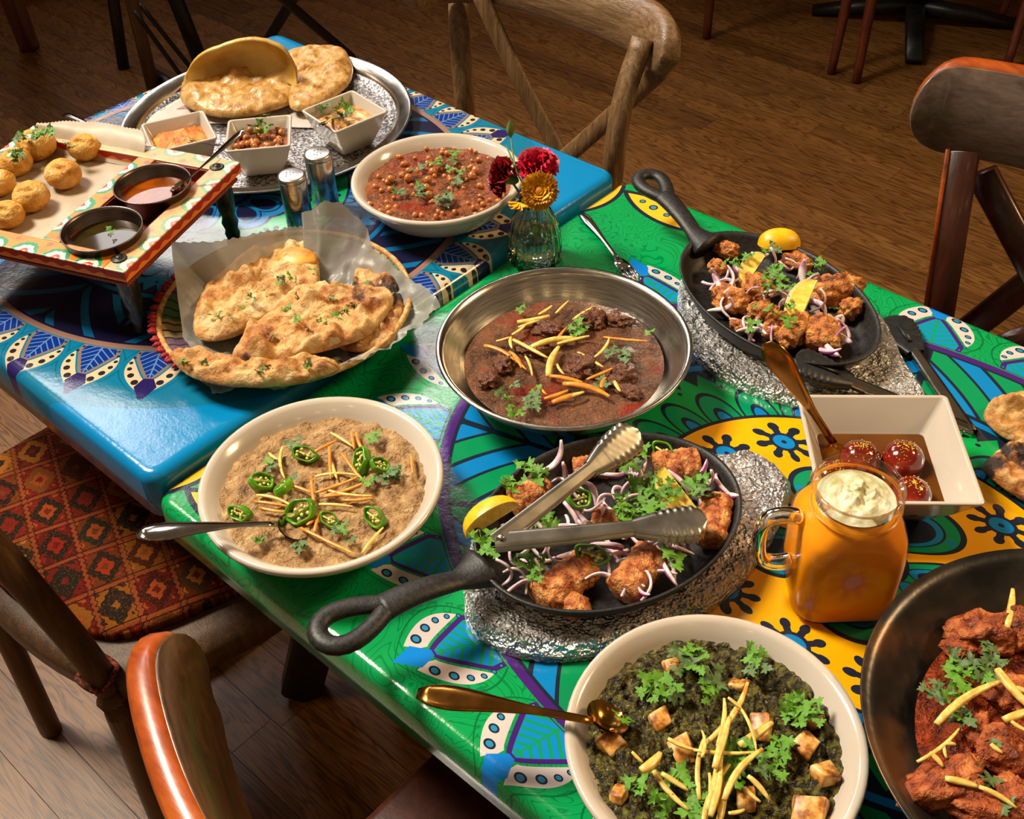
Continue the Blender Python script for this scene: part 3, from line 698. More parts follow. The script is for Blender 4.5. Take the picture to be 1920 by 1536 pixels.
surface('nihari', 'glossy brown meat stew with red oil filling the steel bowl', c, .7865, .1055, .004, 40, M_nihari, 'stew', fine=.0005)
ZN = .7885
M_meat = stew_mat('braised_meat', (104, 58, 34), (120, 40, 14), 40, 160, .5)
for i, (px, py, rx, ry, rz, a, lab) in enumerate([(1035, 618, .020, .010, .010, .5, 'long curved meat piece under ginger, upper left in the steel bowl'), (1110, 600, .016, .014, .013, 1.0, 'meat chunk under a coriander sprig at the top of the steel bowl'), (1090, 688, .015, .013, .012, .2, 'round dark meat chunk at the centre of the steel bowl'), (1165, 705, .015, .012, .012, 1.4, 'meat chunk at the right of the steel bowl over red oil'), (1160, 600, .014, .010, .009, .3, 'low meat chunk at the upper right of the steel bowl'), (945, 682, .014, .010, .009, 2.5, 'dark red meat chunk at the left of the steel bowl'), (915, 712, .010, .010, .008, .2, 'small shredded meat lump near the left rim of the steel bowl'), (1180, 735, .012, .008, .008, .2, 'small meat lump near the lower right of the steel bowl'), (1000, 655, .016, .009, .008, .9, 'meat piece half sunk left of centre in the steel bowl')]):
    solo('meat_chunk', MB().add(*blob(rx * 1.1, ry * 1.05, rz * .8, .5, 2.0, 4, i + 3)), M_meat, lab, 'meat', at(px, py, ZN + .001), (0, 0, a))
GL = 'yellow ginger matchstick scattered over the brown stew in the steel bowl'
for i, (x1, y1, x2, y2, w_) in enumerate([(1010, 590, 1035, 573, 1), (970, 604, 1030, 592, 1.7), (972, 614, 1022, 596, 1), (960, 628, 985, 610, 1), (1075, 600, 1115, 575, 1.3), (1042, 588, 1066, 564, .8), (962, 637, 1028, 672, 1.3), (990, 655, 1080, 634, 2.0), (1045, 645, 1105, 630, 1.2), (1028, 706, 1048, 650, 2.0), (1042, 640, 1062, 615, 1), (908, 648, 965, 676, 1.3), (955, 660, 978, 690, 1.3), (962, 672, 985, 692, 1), (1085, 662, 1130, 688, 1.2), (1115, 670, 1142, 635, 1), (1130, 632, 1215, 640, 1), (1030, 705, 1092, 717, 1.4), (1055, 720, 1142, 743, 1.8), (1035, 755, 1078, 738, 1.6), (1020, 748, 1065, 732, 1.2), (1012, 722, 1025, 740, .8), (1100, 712, 1150, 690, 1), (1128, 728, 1136, 708, 1.1), (1152, 715, 1163, 734, 1.1), (930, 640, 955, 632, .8), (1045, 683, 1058, 702, .8), (958, 634, 960, 652, .9), (985, 668, 998, 705, .8), (1060, 745, 1095, 735, 1.2)]):
    STK.put(at(x1, y1, ZN + .006), at(x2, y2, ZN + .007), .0033 * w_, M_ginger_o if 9 < i < 14 or i > 15 and i < 24 else M_ginger, GL, 'ginger on the stew in the steel bowl', i)
leaves([(1085, 615), (1092, 620), (1100, 612), (968, 722), (1002, 742), (1008, 735), (940, 735), (1150, 655), (1165, 668), (1172, 662), (1215, 622), (960, 775), (1145, 662), (1082, 625), (975, 580), (1132, 720), (1170, 672), (950, 745), (990, 762)], ZN, 'coriander leaf on the brown stew in the steel bowl', 'coriander on the stew in the steel bowl', .010, .6, .5, 5, .006)

# ---------------------------------------------------------------- white bowl of chickpea curry
c = (-.917, .845)
round_bowl('white porcelain bowl of reddish chickpea curry on the blue table', c, ZB, .820, .1085)
M_chana = stew_mat('chana_gravy', (142, 78, 44), (150, 40, 12), 45, 170, .8)
surface('chickpea_curry', 'reddish brown chickpea curry filling the white bowl on the blue table', c, .8065, .0985, .004, 60, M_chana, fine=.0008)
M_pea = mk('chickpea_skin', [(162, 92, 40), (190, 122, 62)], 60, .25, 0, .2, coat=.4)
pea = MB().add(*blob(.0045, .004, .004, .12, 1.3, 2, 5)).mesh('chickpea', [M_pea])
r = random.Random(5)
for k in range(90):
    a = r.random() * 6.28; q = sqrt(r.random()) * .092
    put('chickpea', pea, (c[0] + q * cos(a), c[1] + q * sin(a), .8075 + r.uniform(-.001, .0015)), (r.random() * 3, r.random() * 3, 0), r.uniform(.7, 1.1), 'chickpea in the reddish curry of the white bowl on the blue table', 'chickpea', 'chickpeas in the reddish curry')
for px, py in ((812, 322), (802, 338), (800, 352), (805, 366), (885, 330), (892, 320), (732, 336), (765, 334)): put('chickpea', pea, at(px, py, .811), (0, 1, px), 1.35, 'chickpea in the reddish curry of the white bowl on the blue table', 'chickpea', 'chickpeas in the reddish curry')
leaves([(785, 345), (790, 352), (788, 362), (850, 318), (862, 322), (845, 316), (852, 288), (845, 300), (826, 300), (820, 306), (745, 358), (755, 360), (830, 358), (838, 366), (845, 372), (835, 380), (822, 376), (790, 310), (770, 320), (860, 340)], .810, 'coriander leaf on the chickpea curry in the white bowl', 'coriander on the chickpea curry', .010, .5, .4, 8)

# ---------------------------------------------------------------- white bowl of spinach with cheese cubes
c = (-.2115, .425)
round_bowl('white porcelain bowl of dark spinach curry at the front edge of the table', c, ZG, .803, .1125)
M_palak = mk('spinach_curry', [(.2, (18, 16, 5)), (.42, (50, 44, 14)), (.58, (98, 86, 36)), (.8, (112, 118, 38))], 170, .26, 0, 1.0, 300, .007, 7)
surface('spinach_curry', 'dark green chopped spinach curry filling the front bowl', c, .789, .0985, .0085, 95, M_palak, rings=80, n=200, fine=.0022)
M_paneer = mk('fried_cheese', [(.2, (84, 66, 22)), (.36, (150, 84, 26)), (.54, (204, 148, 70)), (.78, (220, 190, 126))], 95, .4, 0, .3, 150, .001)
for i, (px, py, s, lab) in enumerate([(1145, 1395, 1.1, 'at the left of the spinach curry'), (1238, 1350, 1.0, 'upper left of the spinach curry'), (1282, 1405, 1.2, 'left of the ginger heap on the spinach'), (1262, 1248, .8, 'under a coriander sprig at the top of the spinach'), (1425, 1365, 1.2, 'right of the ginger heap, under a matchstick'), (1385, 1285, .7, 'small, at the top right of the ginger heap'), (1510, 1400, 1.15, 'right of centre in the spinach curry'), (1548, 1450, 1.1, 'near the right rim of the spinach bowl'), (1530, 1355, .8, 'below the coriander at the right of the spinach'), (1400, 1500, 1.0, 'below the ginger heap near the picture bottom'), (1515, 1520, 1.5, 'large and pale at the lower right of the spinach'), (1160, 1490, .8, 'sunk at the lower left of the spinach')]):
    s *= .88; bm_, F_ = bbox(.019 * s, .016 * s, .012 * s, (0, 0, 0), .002, 2); V_ = [v + Vector((noise.noise(v * 90 + Vector((i, 0, 0))), noise.noise(v * 90 + Vector((0, i, 0))), 0)) * .0045 for v in bm_]
    solo('cheese_cube', MB().add(V_, F_), M_paneer, 'golden fried cheese cube ' + lab, 'cheese', at(px, py, .7900), (.35 * sin(i * 2.1), .35 * cos(i * 1.7), i * 1.3))
ZS = .796
GL = 'yellow ginger matchstick piled on the dark spinach curry'
for i, (x1, y1, x2, y2, w_) in enumerate([(1322, 1395, 1402, 1280, 1.5), (1345, 1400, 1358, 1310, 1.2), (1340, 1440, 1368, 1345, 1.8), (1312, 1500, 1322, 1380, 1.2), (1325, 1520, 1345, 1420, 1.6), (1332, 1530, 1352, 1440, 1.6), (1322, 1536, 1330, 1450, 1.3), (1350, 1536, 1356, 1470, 1.4), (1358, 1500, 1430, 1405, 1.6), (1385, 1398, 1448, 1355, 2.0), (1365, 1308, 1392, 1330, .8), (1390, 1330, 1418, 1410, .8), (1255, 1386, 1300, 1405, 1), (1300, 1406, 1420, 1410, .9), (1202, 1445, 1238, 1412, 2.2), (1225, 1445, 1292, 1520, 1.2), (1240, 1450, 1290, 1482, 1.2), (1402, 1455, 1442, 1500, 1.2), (1400, 1480, 1422, 1500, .9), (1366, 1525, 1396, 1518, .9), (1316, 1420, 1316, 1370, .8), (1342, 1480, 1372, 1430, 1.2), (1335, 1500, 1350, 1380, 1.5), (1185, 1410, 1205, 1430, .8), (1345, 1560, 1360, 1500, 1.5), (1318, 1545, 1328, 1490, 1.2)]):
    STK.put(at(x1, y1, ZS + .008 + .006 * (i % 3)), at(x2, y2, ZS + .006 + .005 * (i % 3)), .0030 * w_, M_ginger, GL, 'ginger on the spinach curry', i)
leaves([(1290, 1225), (1300, 1218), (1285, 1240), (1310, 1235), (1298, 1250), (1230, 1275), (1222, 1290), (1270, 1300), (1262, 1290), (1325, 1300), (1335, 1290), (1345, 1275), (1405, 1235), (1415, 1228), (1420, 1245), (1480, 1325), (1492, 1318), (1505, 1328), (1515, 1320), (1525, 1345), (1500, 1340), (1470, 1400), (1468, 1410), (1380, 1400), (1368, 1405), (1380, 1440), (1372, 1455), (1440, 1440), (1430, 1420), (1300, 1480), (1305, 1500), (1200, 1465), (1275, 1450), (1250, 1505), (1290, 1520), (1170, 1350), (1450, 1445), (1240, 1500)], ZS, 'coriander leaf on the dark spinach curry', 'coriander on the spinach curry', .0125, .15, .6, 11)
spoon('brass-toned spoon in the spinach bowl, its broad handle over the table edge', at(1112, 1352, .812), at(782, 1300, .822), wide=.0130, mat=M_brass, z_sag=.002, bowl=at(1165, 1335, .797), bw=.016)
# ---------------------------------------------------------------- black wok with orange chicken curry
c = (.003, .600)
prof = [(.03, 0), (.05, .001), (.085, .010), (.118, .026), (.145, .046), (.160, .062), (.1695, .071), (.1706, .0725), (.1695, .0735), (.1585, .0645), (.143, .048), (.116, .029), (.084, .0135), (.05, .005), (.0008, .003)]
t = thing('iron_wok', 'black iron wok of orange-red chicken curry at the lower right', 'pan', (c[0], c[1], ZG))
part('body', MB().add(*lathe(prof, 90, cap0=True)), M_kadai, t)
for s_ in (): part('handle', MB().add(*tube([(cos(a_) * .168 * 1 + (.03 * sin((a_ - (s_ - .22)) / .44 * pi)) * cos(s_), sin(a_) * .168, .072 + .004 * sin((a_ - (s_ - .22)) / .44 * pi)) for a_ in [s_ - .22 + .44 * k / 10 for k in range(11)]], .004, 8)), M_kadai, t)
M_karahi = stew_mat('orange_chicken_curry', (136, 50, 18), (100, 20, 4), 50, 150, .9)
cf = (.006, .597)
surface('chicken_curry', 'orange-red chicken curry filling the black wok', cf, .7935, .1265, .010, 42, M_karahi, rings=50, n=120, dome=.004, fine=.0012)
M_chick = mk('curried_chicken', [(.2, (88, 30, 10)), (.5, (156, 70, 26)), (.8, (200, 120, 60))], 80, .38, 0, 1.0, 240, .005, 7)
for i, (px, py, rx, ry, rz, a, lab) in enumerate([(1850, 1190, .030, .018, .018, .7, 'large chicken piece at the top of the wok under a ginger stick'), (1800, 1215, .014, .010, .009, .2, 'small chicken piece left of the topmost one in the wok'), (1905, 1180, .018, .018, .017, .2, 'chicken piece at the upper right of the wok'), (1770, 1475, .016, .034, .014, -.6, 'long smooth chicken strip at the lower left of the wok'), (1815, 1450, .010, .014, .012, .3, 'small upright chicken piece in the lower middle of the wok'), (1875, 1410, .018, .020, .016, 1.2, 'rough chicken piece at the right middle of the wok'), (1835, 1495, .034, .008, .010, .6, 'thin bone-like chicken strip near the picture bottom'), (1850, 1525, .028, .014, .012, .3, 'lowest chicken piece in the wok'), (1835, 1370, .007, .016, .009, .3, 'curled chicken sliver in the centre of the wok'), (1900, 1500, .018, .018, .014, .9, 'chicken piece at the lower right of the wok'), (1900, 1300, .020, .016, .010, .5, 'low chicken piece at the right edge of the wok')]):
    solo('chicken_piece', MB().add(*blob(rx, ry, rz, .34, 2.0, 4, i + 20)), M_chick, lab, 'chicken', at(px, py, .803), (.2, 0, a))
for k, (dx, dy) in enumerate(((.055, .055), (.10, .015), (.065, -.01), (.03, -.065), (.08, -.06), (.02, .09), (.0, .03))):
    solo('chicken_piece', MB().add(*blob(.026, .018 + .003 * (k % 3), .016, .34, 2.0, 4, k + 90)), M_chick, 'chicken piece in the half of the wok beyond the right picture edge', 'chicken', (cf[0] + dx, cf[1] + dy, .803), (.2, 0, k * 1.3), group='chicken in the far half of the wok')
GL = 'pale ginger matchstick on the orange curry in the wok'
for i, (x1, y1, x2, y2, w_) in enumerate([(1888, 1178, 1899, 1105, 1.8), (1756, 1358, 1878, 1278, 1.9), (1870, 1255, 1935, 1330, 2.2), (1882, 1350, 1935, 1330, 2.0), (1718, 1430, 1800, 1365, 1.0), (1772, 1460, 1836, 1476, 1.6), (1836, 1476, 1905, 1515, 1.3), (1742, 1412, 1768, 1438, 1.2), (1858, 1395, 1880, 1412, 1.1), (1900, 1355, 1928, 1372, 1), (1775, 1395, 1792, 1396, 1), (1768, 1392, 1775, 1425, .8), (1905, 1290, 1935, 1300, 1.4)]):
    STK.put(at(x1, y1, .818), at(x2, y2, .816), .0030 * w_, M_ginger, GL, 'ginger on the curry in the wok', i)
leaves([(1780, 1250), (1800, 1245), (1812, 1262), (1858, 1215), (1855, 1232), (1868, 1238), (1755, 1300), (1770, 1302), (1785, 1298), (1800, 1345), (1812, 1350), (1860, 1385), (1855, 1265), (1858, 1460), (1795, 1270), (1880, 1518), (1850, 1272)], .803, 'coriander leaf on the orange curry in the wok', 'coriander on the wok curry', .0115, .55, .5, 17, .008)

# ---------------------------------------------------------------- foil-wrapped boards and iron skillets
def foil_board(label, out, z, th, seed):
    P = catmull([at(x, y, z + th) for x, y in out], 12, True); cx = sum(p.x for p in P) / len(P); cy = sum(p.y for p in P) / len(P)
    O = [(p.x - cx, p.y - cy) for p in P]
    cr = lambda x, y: .0034 * noise.voronoi(Vector((x * 42 + seed, y * 42, 0)))[0][0] + .0026 * noise.voronoi(Vector((x * 120, y * 120, seed)))[0][0] + .0012 * noise.noise(Vector((x * 260, y * 260, seed))) - .003
    def top(x, y, t, k): return th * (1 if t < .93 else max(.45, 1 - ((t - .93) / .07) ** 2 * .55)) + cr(x, y) * (1 if t < .99 else .4)
    V, F = slab(O, top, lambda x, y, t, k: .0005, 64)
    V = [(v[0] + .001 * noise.noise(Vector((v[0] * 90, v[1] * 90, 7))), v[1] + .001 * noise.noise(Vector((v[0] * 90, v[1] * 90, 3))), v[2]) for v in V]
    return solo('foil_board', MB().add(V, F), M_foil, label, 'board', (cx, cy, z))
foil_board('foil-wrapped board under the back skillet of chicken', [(1272, 560), (1285, 622), (1325, 672), (1400, 715), (1500, 745), (1600, 762), (1700, 765), (1738, 735), (1705, 680), (1680, 625), (1640, 570), (1560, 500), (1430, 460), (1320, 470), (1280, 510)], ZG, .017, 3)
foil_board('foil-wrapped board under the front skillet of kebabs', [(868, 1110), (885, 1165), (960, 1205), (1060, 1216), (1180, 1195), (1290, 1150), (1380, 1085), (1440, 1010), (1482, 925), (1478, 880), (1420, 838), (1370, 845), (1290, 845), (1180, 830), (1050, 860), (930, 930), (880, 1010)], ZG, .021, 9)
def skillet(label, c, z, ax, ay, ang, hpts, hw, loop, name='iron_skillet'):
    t = thing(name, label, 'pan', (c[0], c[1], z)); M_ = Matrix.Rotation(ang, 4, 'Z')
    pr = [(.80, .0), (.84, .001), (.93, .014), (.985, .026), (1.0, .028), (1.005, .0295), (1.0, .031), (.975, .0305), (.955, .026), (.90, .012), (.83, .0045), (.002, .004)]
    V, F = lathe([(1, 0)] * 0 + [(p[0], p[1]) for p in pr], 84, ax, ay)
    part('pan', MB().add(V, F, mat=M_), M_iron, t)
    P = [Vector(p) - Vector((c[0], c[1], z)) for p in hpts]; P = catmull(P, 4)
    n = len(P); rad = [hw * (1.75 - 1.0 * min(1, k / (n * .28))) if k < n * .28 else hw * (.75 + .25 * (k - n * .28) / (n * .72)) for k in range(n)]
    mb = MB().add(*tube(P, rad, 12, .55))
    # teardrop hanging loop
    e = P[-1]; d = (P[-1] - P[-3]).normalized(); s = d.cross(Vector((0, 0, 1))).normalized(); L_, W_ = loop
    ring = []
    for k in range(25):
        a = 2 * pi * k / 24; x = (1 - cos(a)) / 2; ring.append(e - d * .006 + d * (x * L_) + s * (sin(a) * W_ * (.25 + .75 * x ** .8)) + Vector((0, 0, .003 * x)))
    mb.add(*tube(ring, hw * .62, 10, .75, caps=False))
    part('handle', mb, M_iron, t); return t
zf = ZG + .0215; zb = ZG + .0175
skillet('oval cast iron skillet of kebab pieces with its handle over the front table edge', (-.4085, .548), zf, .1275, .0985, radians(72.3), [at(905, 1065, .797), at(868, 1085, .800), at(820, 1098, .808), at(770, 1115, .812), at(715, 1142, .813)], .0142, (.062, .0235))
skillet('oval cast iron skillet of charred chicken and lemon by the dark chair', (-.474, .929), zb, .1345, .0862, radians(162.4), [at(1330, 462, .792), at(1305, 440, .797), at(1283, 410, .803), at(1262, 385, .806), at(1245, 368, .807)], .0142, (.054, .0205))

# ---- front skillet contents
KC = -FW
M_tong = steel_mat('satin_tongs_steel', (192, 188, 178), .30, (1, 1, 1), .05)
M_kebab = mk('grilled_kebab', [(.2, (104, 40, 16)), (.4, (176, 92, 42)), (.6, (206, 138, 72)), (.8, (224, 178, 116))], 95, .4, 0, 1.0, 260, .005, 7)
def kebab(label, p, q, r_, z, seed):
    p = at(*p, z); q = at(*q, z); d = q - p; n = 14; mb = MB()
    n = 36; pts = [Vector((k / n - .5, 0, 0)) * d.length for k in range(n + 1)]
    rad = [r_ * (1 + .10 * noise.noise(Vector((k * .5, seed, 0)))) for k in range(n + 1)]; rad[0] *= .86; rad[-1] *= .86
    V, F = tube(pts, rad, 40, .82); V = [v + Vector((0, v.y, v.z)).normalized() * .0024 * fbm(v * 120 + Vector((seed, 0, 0)), 4) for v in V]
    mb.add(V, F)
    return solo('kebab_piece', mb, M_kebab, label, 'kebab', (p + q) / 2, (.1 * seed % 1, -atan2(d.z, hypot(d.x, d.y)), atan2(d.y, d.x)))
zk = zf + .017
kebab('grilled kebab piece at the lower left of the front skillet', (1010, 1125), (1105, 1060), .0165, zk, 1)
kebab('grilled kebab piece standing below the tongs in the front skillet', (1165, 1110), (1225, 1040), .0165, zk + .004, 2)
kebab('grilled kebab piece at the top right of the front skillet', (1225, 878), (1310, 868), .0155, zk + .004, 3)
kebab('charred kebab piece at the right end of the front skillet', (1345, 940), (1330, 1015), .0155, zk + .004, 4)
kebab('grilled kebab piece left of the upper tongs arm in the front skillet', (960, 945), (1030, 915), .0145, zk + .003, 5)
kebab('kebab piece under the onions in the middle of the front skillet', (1110, 975), (1180, 985), .013, zk - .002, 6)
kebab('kebab piece half hidden under coriander in the front skillet', (1075, 880), (1150, 870), .012, zk - .004, 7)
solo('kebab_piece', MB().add(*blob(.018, .012, .010, .3, 2, 3, 41)), M_kebab, 'small kebab scrap at the bottom of the front skillet', 'kebab', at(1070, 1135, zf + .012), (0, 0, .4))
wedge('lemon wedge at the left end of the front skillet, beside the tongs hinge', at(925, 980, zk + .012), KC - UP * .3 + RT * .3, RT * .9 + UP * .5, .022, .55, True)
wedge('lemon wedge among coriander at the upper right of the front skillet', at(1283, 922, zk + .016), KC + UP * .2, UP * .75 - RT * .55, .023)
OL = 'red onion slice among the kebabs in the front skillet'
onions([(985, 880), (1050, 900), (1090, 930), (1120, 940), (1100, 955), (1150, 920), (1180, 900), (1130, 965), (1060, 985), (1090, 990), (1010, 1010), (950, 1070), (935, 1085), (965, 1105), (990, 1085), (1130, 1095), (1180, 1120), (1240, 1090), (1265, 1060), (1255, 1075), (1290, 1010), (1245, 1015), (1215, 1030), (1150, 1035), (1120, 1050), (1350, 890), (1370, 905), (1385, 920), (1330, 885), (1190, 850), (1215, 860), (1030, 1060), (1225, 1105), (1100, 910), (1170, 950), (960, 1090), (1250, 1045), (1200, 1115)], zk + .004, OL, 'onion slices in the front skillet', 4, cen=(-.4085, .548), f=.90)
scatter_onions((-.4085, .548), .098, .072, radians(72.3), 34, zf + .010, OL, 'onion slices in the front skillet', 77)
put('onion_slice', ONION[1], at(1040, 860, zk + .022), (1.5, .9, 1.2), 1.0, 'thin red onion strand curling up over the far rim of the front skillet', 'onion')
leaves([(1000, 885), (1010, 890), (1005, 900), (965, 905), (958, 912), (1010, 975), (1020, 985), (1030, 978), (1040, 985), (915, 960), (930, 950), (905, 1015), (912, 1030), (985, 1060), (1005, 1065), (1000, 1080), (1015, 1055), (1160, 930), (1170, 945), (1155, 955), (1165, 965), (1210, 925), (1225, 915), (1235, 930), (1245, 910), (1250, 935), (1215, 945), (1220, 955), (1300, 905), (1315, 915), (1320, 930), (1180, 870), (1195, 865), (1205, 850), (1170, 960), (1270, 1045), (1230, 900), (1190, 905), (1255, 920), (1182, 935), (1178, 975), (990, 870), (1310, 895)], zk + .012, 'coriander leaf in the front skillet of kebabs', 'coriander in the front skillet', .0125, .1, .7, 21, .004)
for i, (px, py, rz, s, lab) in enumerate([(1110, 1040, .4, 1.35, 'below the tongs in the front skillet'), (1085, 935, 1.2, 1.0, 'between the tongs arms of the front skillet'), (1245, 848, .1, 1.2, 'at the far rim of the front skillet')]):
    put('chili_ring', CHILI[i], at(px, py, zk + .012), (.7, .2, rz), s, 'green chili piece ' + lab, 'chili')

# ---- tongs
def tongs(label, hinge, tip1, tip2, wide, mat_arm, mat_head, head=.32, name='tongs', scal=True, headw=1.0, rivet=True, up1=(0, 0, 1), up2=(0, 0, 1)):
    H = Vector(hinge); t = thing(name, label, 'tongs', hinge)
    for i, (tp, upv) in enumerate(((tip1, up1), (tip2, up2))):
        B = Vector(tp) - H; L_ = B.length; ax = B.normalized(); U = Vector(upv); s = ax.cross(U).normalized(); u = s.cross(ax)
        def chan(x0, x1, n, wf, df, thk=.0010):
            V = []; F = []; prof = [(-1, 0), (-.97, -.5), (-.9, -1) if False else (-.95, -1), (0, -1.0), (.95, -1), (.97, -.5), (1, 0)]
            prof = [(-1, -1.0), (-1.0, -.2), (-.86, 0), (-.4, .05), (0, .0), (.4, .05), (.86, 0), (1.0, -.2), (1, -1.0)]
            m_ = len(prof)
            for off in (0, 1):
                for k in range(n + 1):
                    x = x0 + (x1 - x0) * k / n; w_ = wf((x - x0) / (x1 - x0)); dd = df((x - x0) / (x1 - x0), k)
                    for (a, b) in prof: V.append(ax * x + s * (a * (w_ - off * thk)) + u * (b * dd + (1 if b > -.1 else 0) * 0 - off * thk * (1 if b > -.5 else 0)))
            for off in (0, 1):
                bs_ = off * (n + 1) * m_
                for k in range(n):
                    for j in range(m_ - 1):
                        q = bs_ + k * m_ + j; f = (q, q + 1, q + m_ + 1, q + m_); F.append(f if off == 0 else f[::-1])
            o2 = (n + 1) * m_
            for k in range(n):
                for j in (0, m_ - 1): q = k * m_ + j; F.append((q, q + m_, q + m_ + o2, q + o2))
            return V, F
        n1 = 10; n2 = 44; xh = L_ * (1 - head)
        part('arm', MB().add(*chan(-.006, xh + .004, n1, lambda q: wide * (.95 - .25 * q), lambda q, k: .008)), mat_arm, t)
        mb = MB().add(*chan(xh, L_, n2, lambda q: headw * wide * (.75 + .95 * sin(min(1, q * 1.4) * pi / 2)) * (1 + (.07 * cos(q * 60) if scal and q > .35 else .04 * cos(q * 60) if q > .35 else 0)) * (1 if q < .8 else sqrt(max(.06, 1 - ((q - .8) / .2) ** 2))), lambda q, k: .009 * (1 if q > .15 else .9) + (.0035 * (k % 2) if scal and q > .3 else 0)))
        if not scal: mb.add(*strip([ax * (xh + L_ * head * .25) + u * .0015, ax * (xh + L_ * head * .72) + u * .0015], .005, .002))
        part('head', mb, mat_head, t)
    if rivet: part('rivet', MB().add(*lathe([(.0001, .002), (.0022, .002), (.003, .0012), (.003, 0), (.0018, 0)], 14), mat=Matrix.Translation((0, 0, .0015))), mat_arm, t)
    return t
tongs('steel serving tongs lying open across the front skillet', at(940, 1010, .832), at(1198, 808, .842), at(1325, 972, .826), .0092, M_tong, M_tong, .36, up1=(.5, -.35, .8), up2=(-.35, -.55, .75), headw=1.05)

# ---- back skillet contents
zc = zb + .013
M_tandoor = mk('charred_chicken', [(.14, (34, 14, 8)), (.28, (128, 60, 24)), (.48, (196, 118, 50)), (.68, (216, 150, 76)), (.85, (232, 188, 122))], 70, .42, 0, 1.0, 230, .006, 7)
for i, (px, py, rx, ry, rz, a, lab) in enumerate([(1362, 468, .014, .010, .010, .4, 'small charred chicken knob at the far left end of the back skillet'), (1370, 562, .022, .017, .014, .2, 'chicken piece left of centre in the back skillet'), (1420, 540, .018, .022, .014, .9, 'chicken piece under the herbs in the back skillet'), (1345, 500, .010, .010, .009, .9, 'small chicken lump by the left onions of the back skillet'), (1565, 545, .018, .030, .020, -.6, 'chicken piece with burnt edge at the right of the back skillet'), (1595, 580, .010, .014, .014, -.5, 'blackened chicken end at the far right of the back skillet'), (1455, 610, .012, .020, .014, .2, 'narrow chicken strip below the herbs in the back skillet'), (1490, 620, .014, .028, .016, .1, 'chicken strip beneath the front lemon wedge'), (1545, 625, .024, .022, .016, .3, 'large golden chicken piece at the front right of the back skillet'), (1390, 610, .012, .008, .006, .6, 'small chicken flake near the front of the back skillet'), (1500, 490, .022, .012, .010, .3, 'chicken piece half hidden at the far side of the back skillet'), (1430, 585, .016, .012, .012, .5, 'dark chicken bit in the middle of the back skillet')]):
    solo('chicken_piece', MB().add(*blob(rx, ry, rz, .38, 2.2, 4, i + 60)), M_tandoor, lab, 'chicken', at(px, py, zc + .006), (.1, .1, a))
wedge('lemon wedge, peel outward, at the far rim of the back skillet', at(1460, 458, zc + .014), UP * -.98 + KC * .35, RT, .0195, .85, True)
wedge('lemon wedge left of the herbs in the back skillet', at(1418, 505, zc + .016), KC * .8 + RT * .2 + Vector((0, 0, .6)), RT * .55 + UP * .8, .0185, .75)
wedge('lemon wedge standing up at the front of the back skillet', at(1513, 570, zc + .026), KC * .8 - RT * .25 + Vector((0, 0, .3)), UP * .95 + RT * .4, .0225, .75)
OL = 'red onion slice among the chicken in the back skillet'
onions([(1322, 510), (1335, 520), (1345, 530), (1330, 525), (1365, 545), (1390, 550), (1345, 575), (1335, 570), (1380, 610), (1395, 622), (1410, 635), (1420, 620), (1430, 560), (1470, 550), (1490, 555), (1450, 480), (1480, 495), (1500, 488), (1520, 500), (1530, 520), (1600, 640), (1615, 632), (1590, 655), (1575, 670), (1420, 470), (1550, 510), (1400, 640), (1440, 655), (1560, 570), (1375, 500), (1355, 520), (1605, 610)], zc + .009, OL, 'onion slices in the back skillet', 9, 1.0, cen=(-.474, .929), f=.84)
scatter_onions((-.474, .929), .102, .060, radians(162.4), 18, zb + .010, OL, 'onion slices in the back skillet', 78)
leaves([(1375, 492), (1385, 498), (1360, 490), (1400, 480), (1440, 472), (1448, 468), (1445, 505), (1455, 510), (1460, 520), (1450, 528), (1465, 535), (1440, 535), (1475, 525), (1480, 540), (1455, 545), (1470, 570), (1480, 580), (1465, 590), (1475, 600), (1445, 585), (1440, 580), (1530, 498), (1540, 492), (1520, 512), (1565, 578), (1485, 560), (1430, 550), (1435, 520), (1462, 500), (1492, 548), (1415, 575), (1408, 605)], zc + .022, 'coriander leaf heaped in the back skillet', 'coriander in the back skillet', .0095, .05, .7, 31, .003)
# ---- black-headed tongs lying behind the square bowl
M_nylon = mk('black_nylon', [(20, 22, 24), (30, 32, 35)], 120, .42, 0, .1)
tongs('steel tongs with black nylon heads between the foil board and the square bowl', at(1815, 800, .757), at(1672, 592, .764), at(1492, 668, .800), .0085, M_chrome, M_nylon, .34, scal=False, rivet=False, headw=1.5)

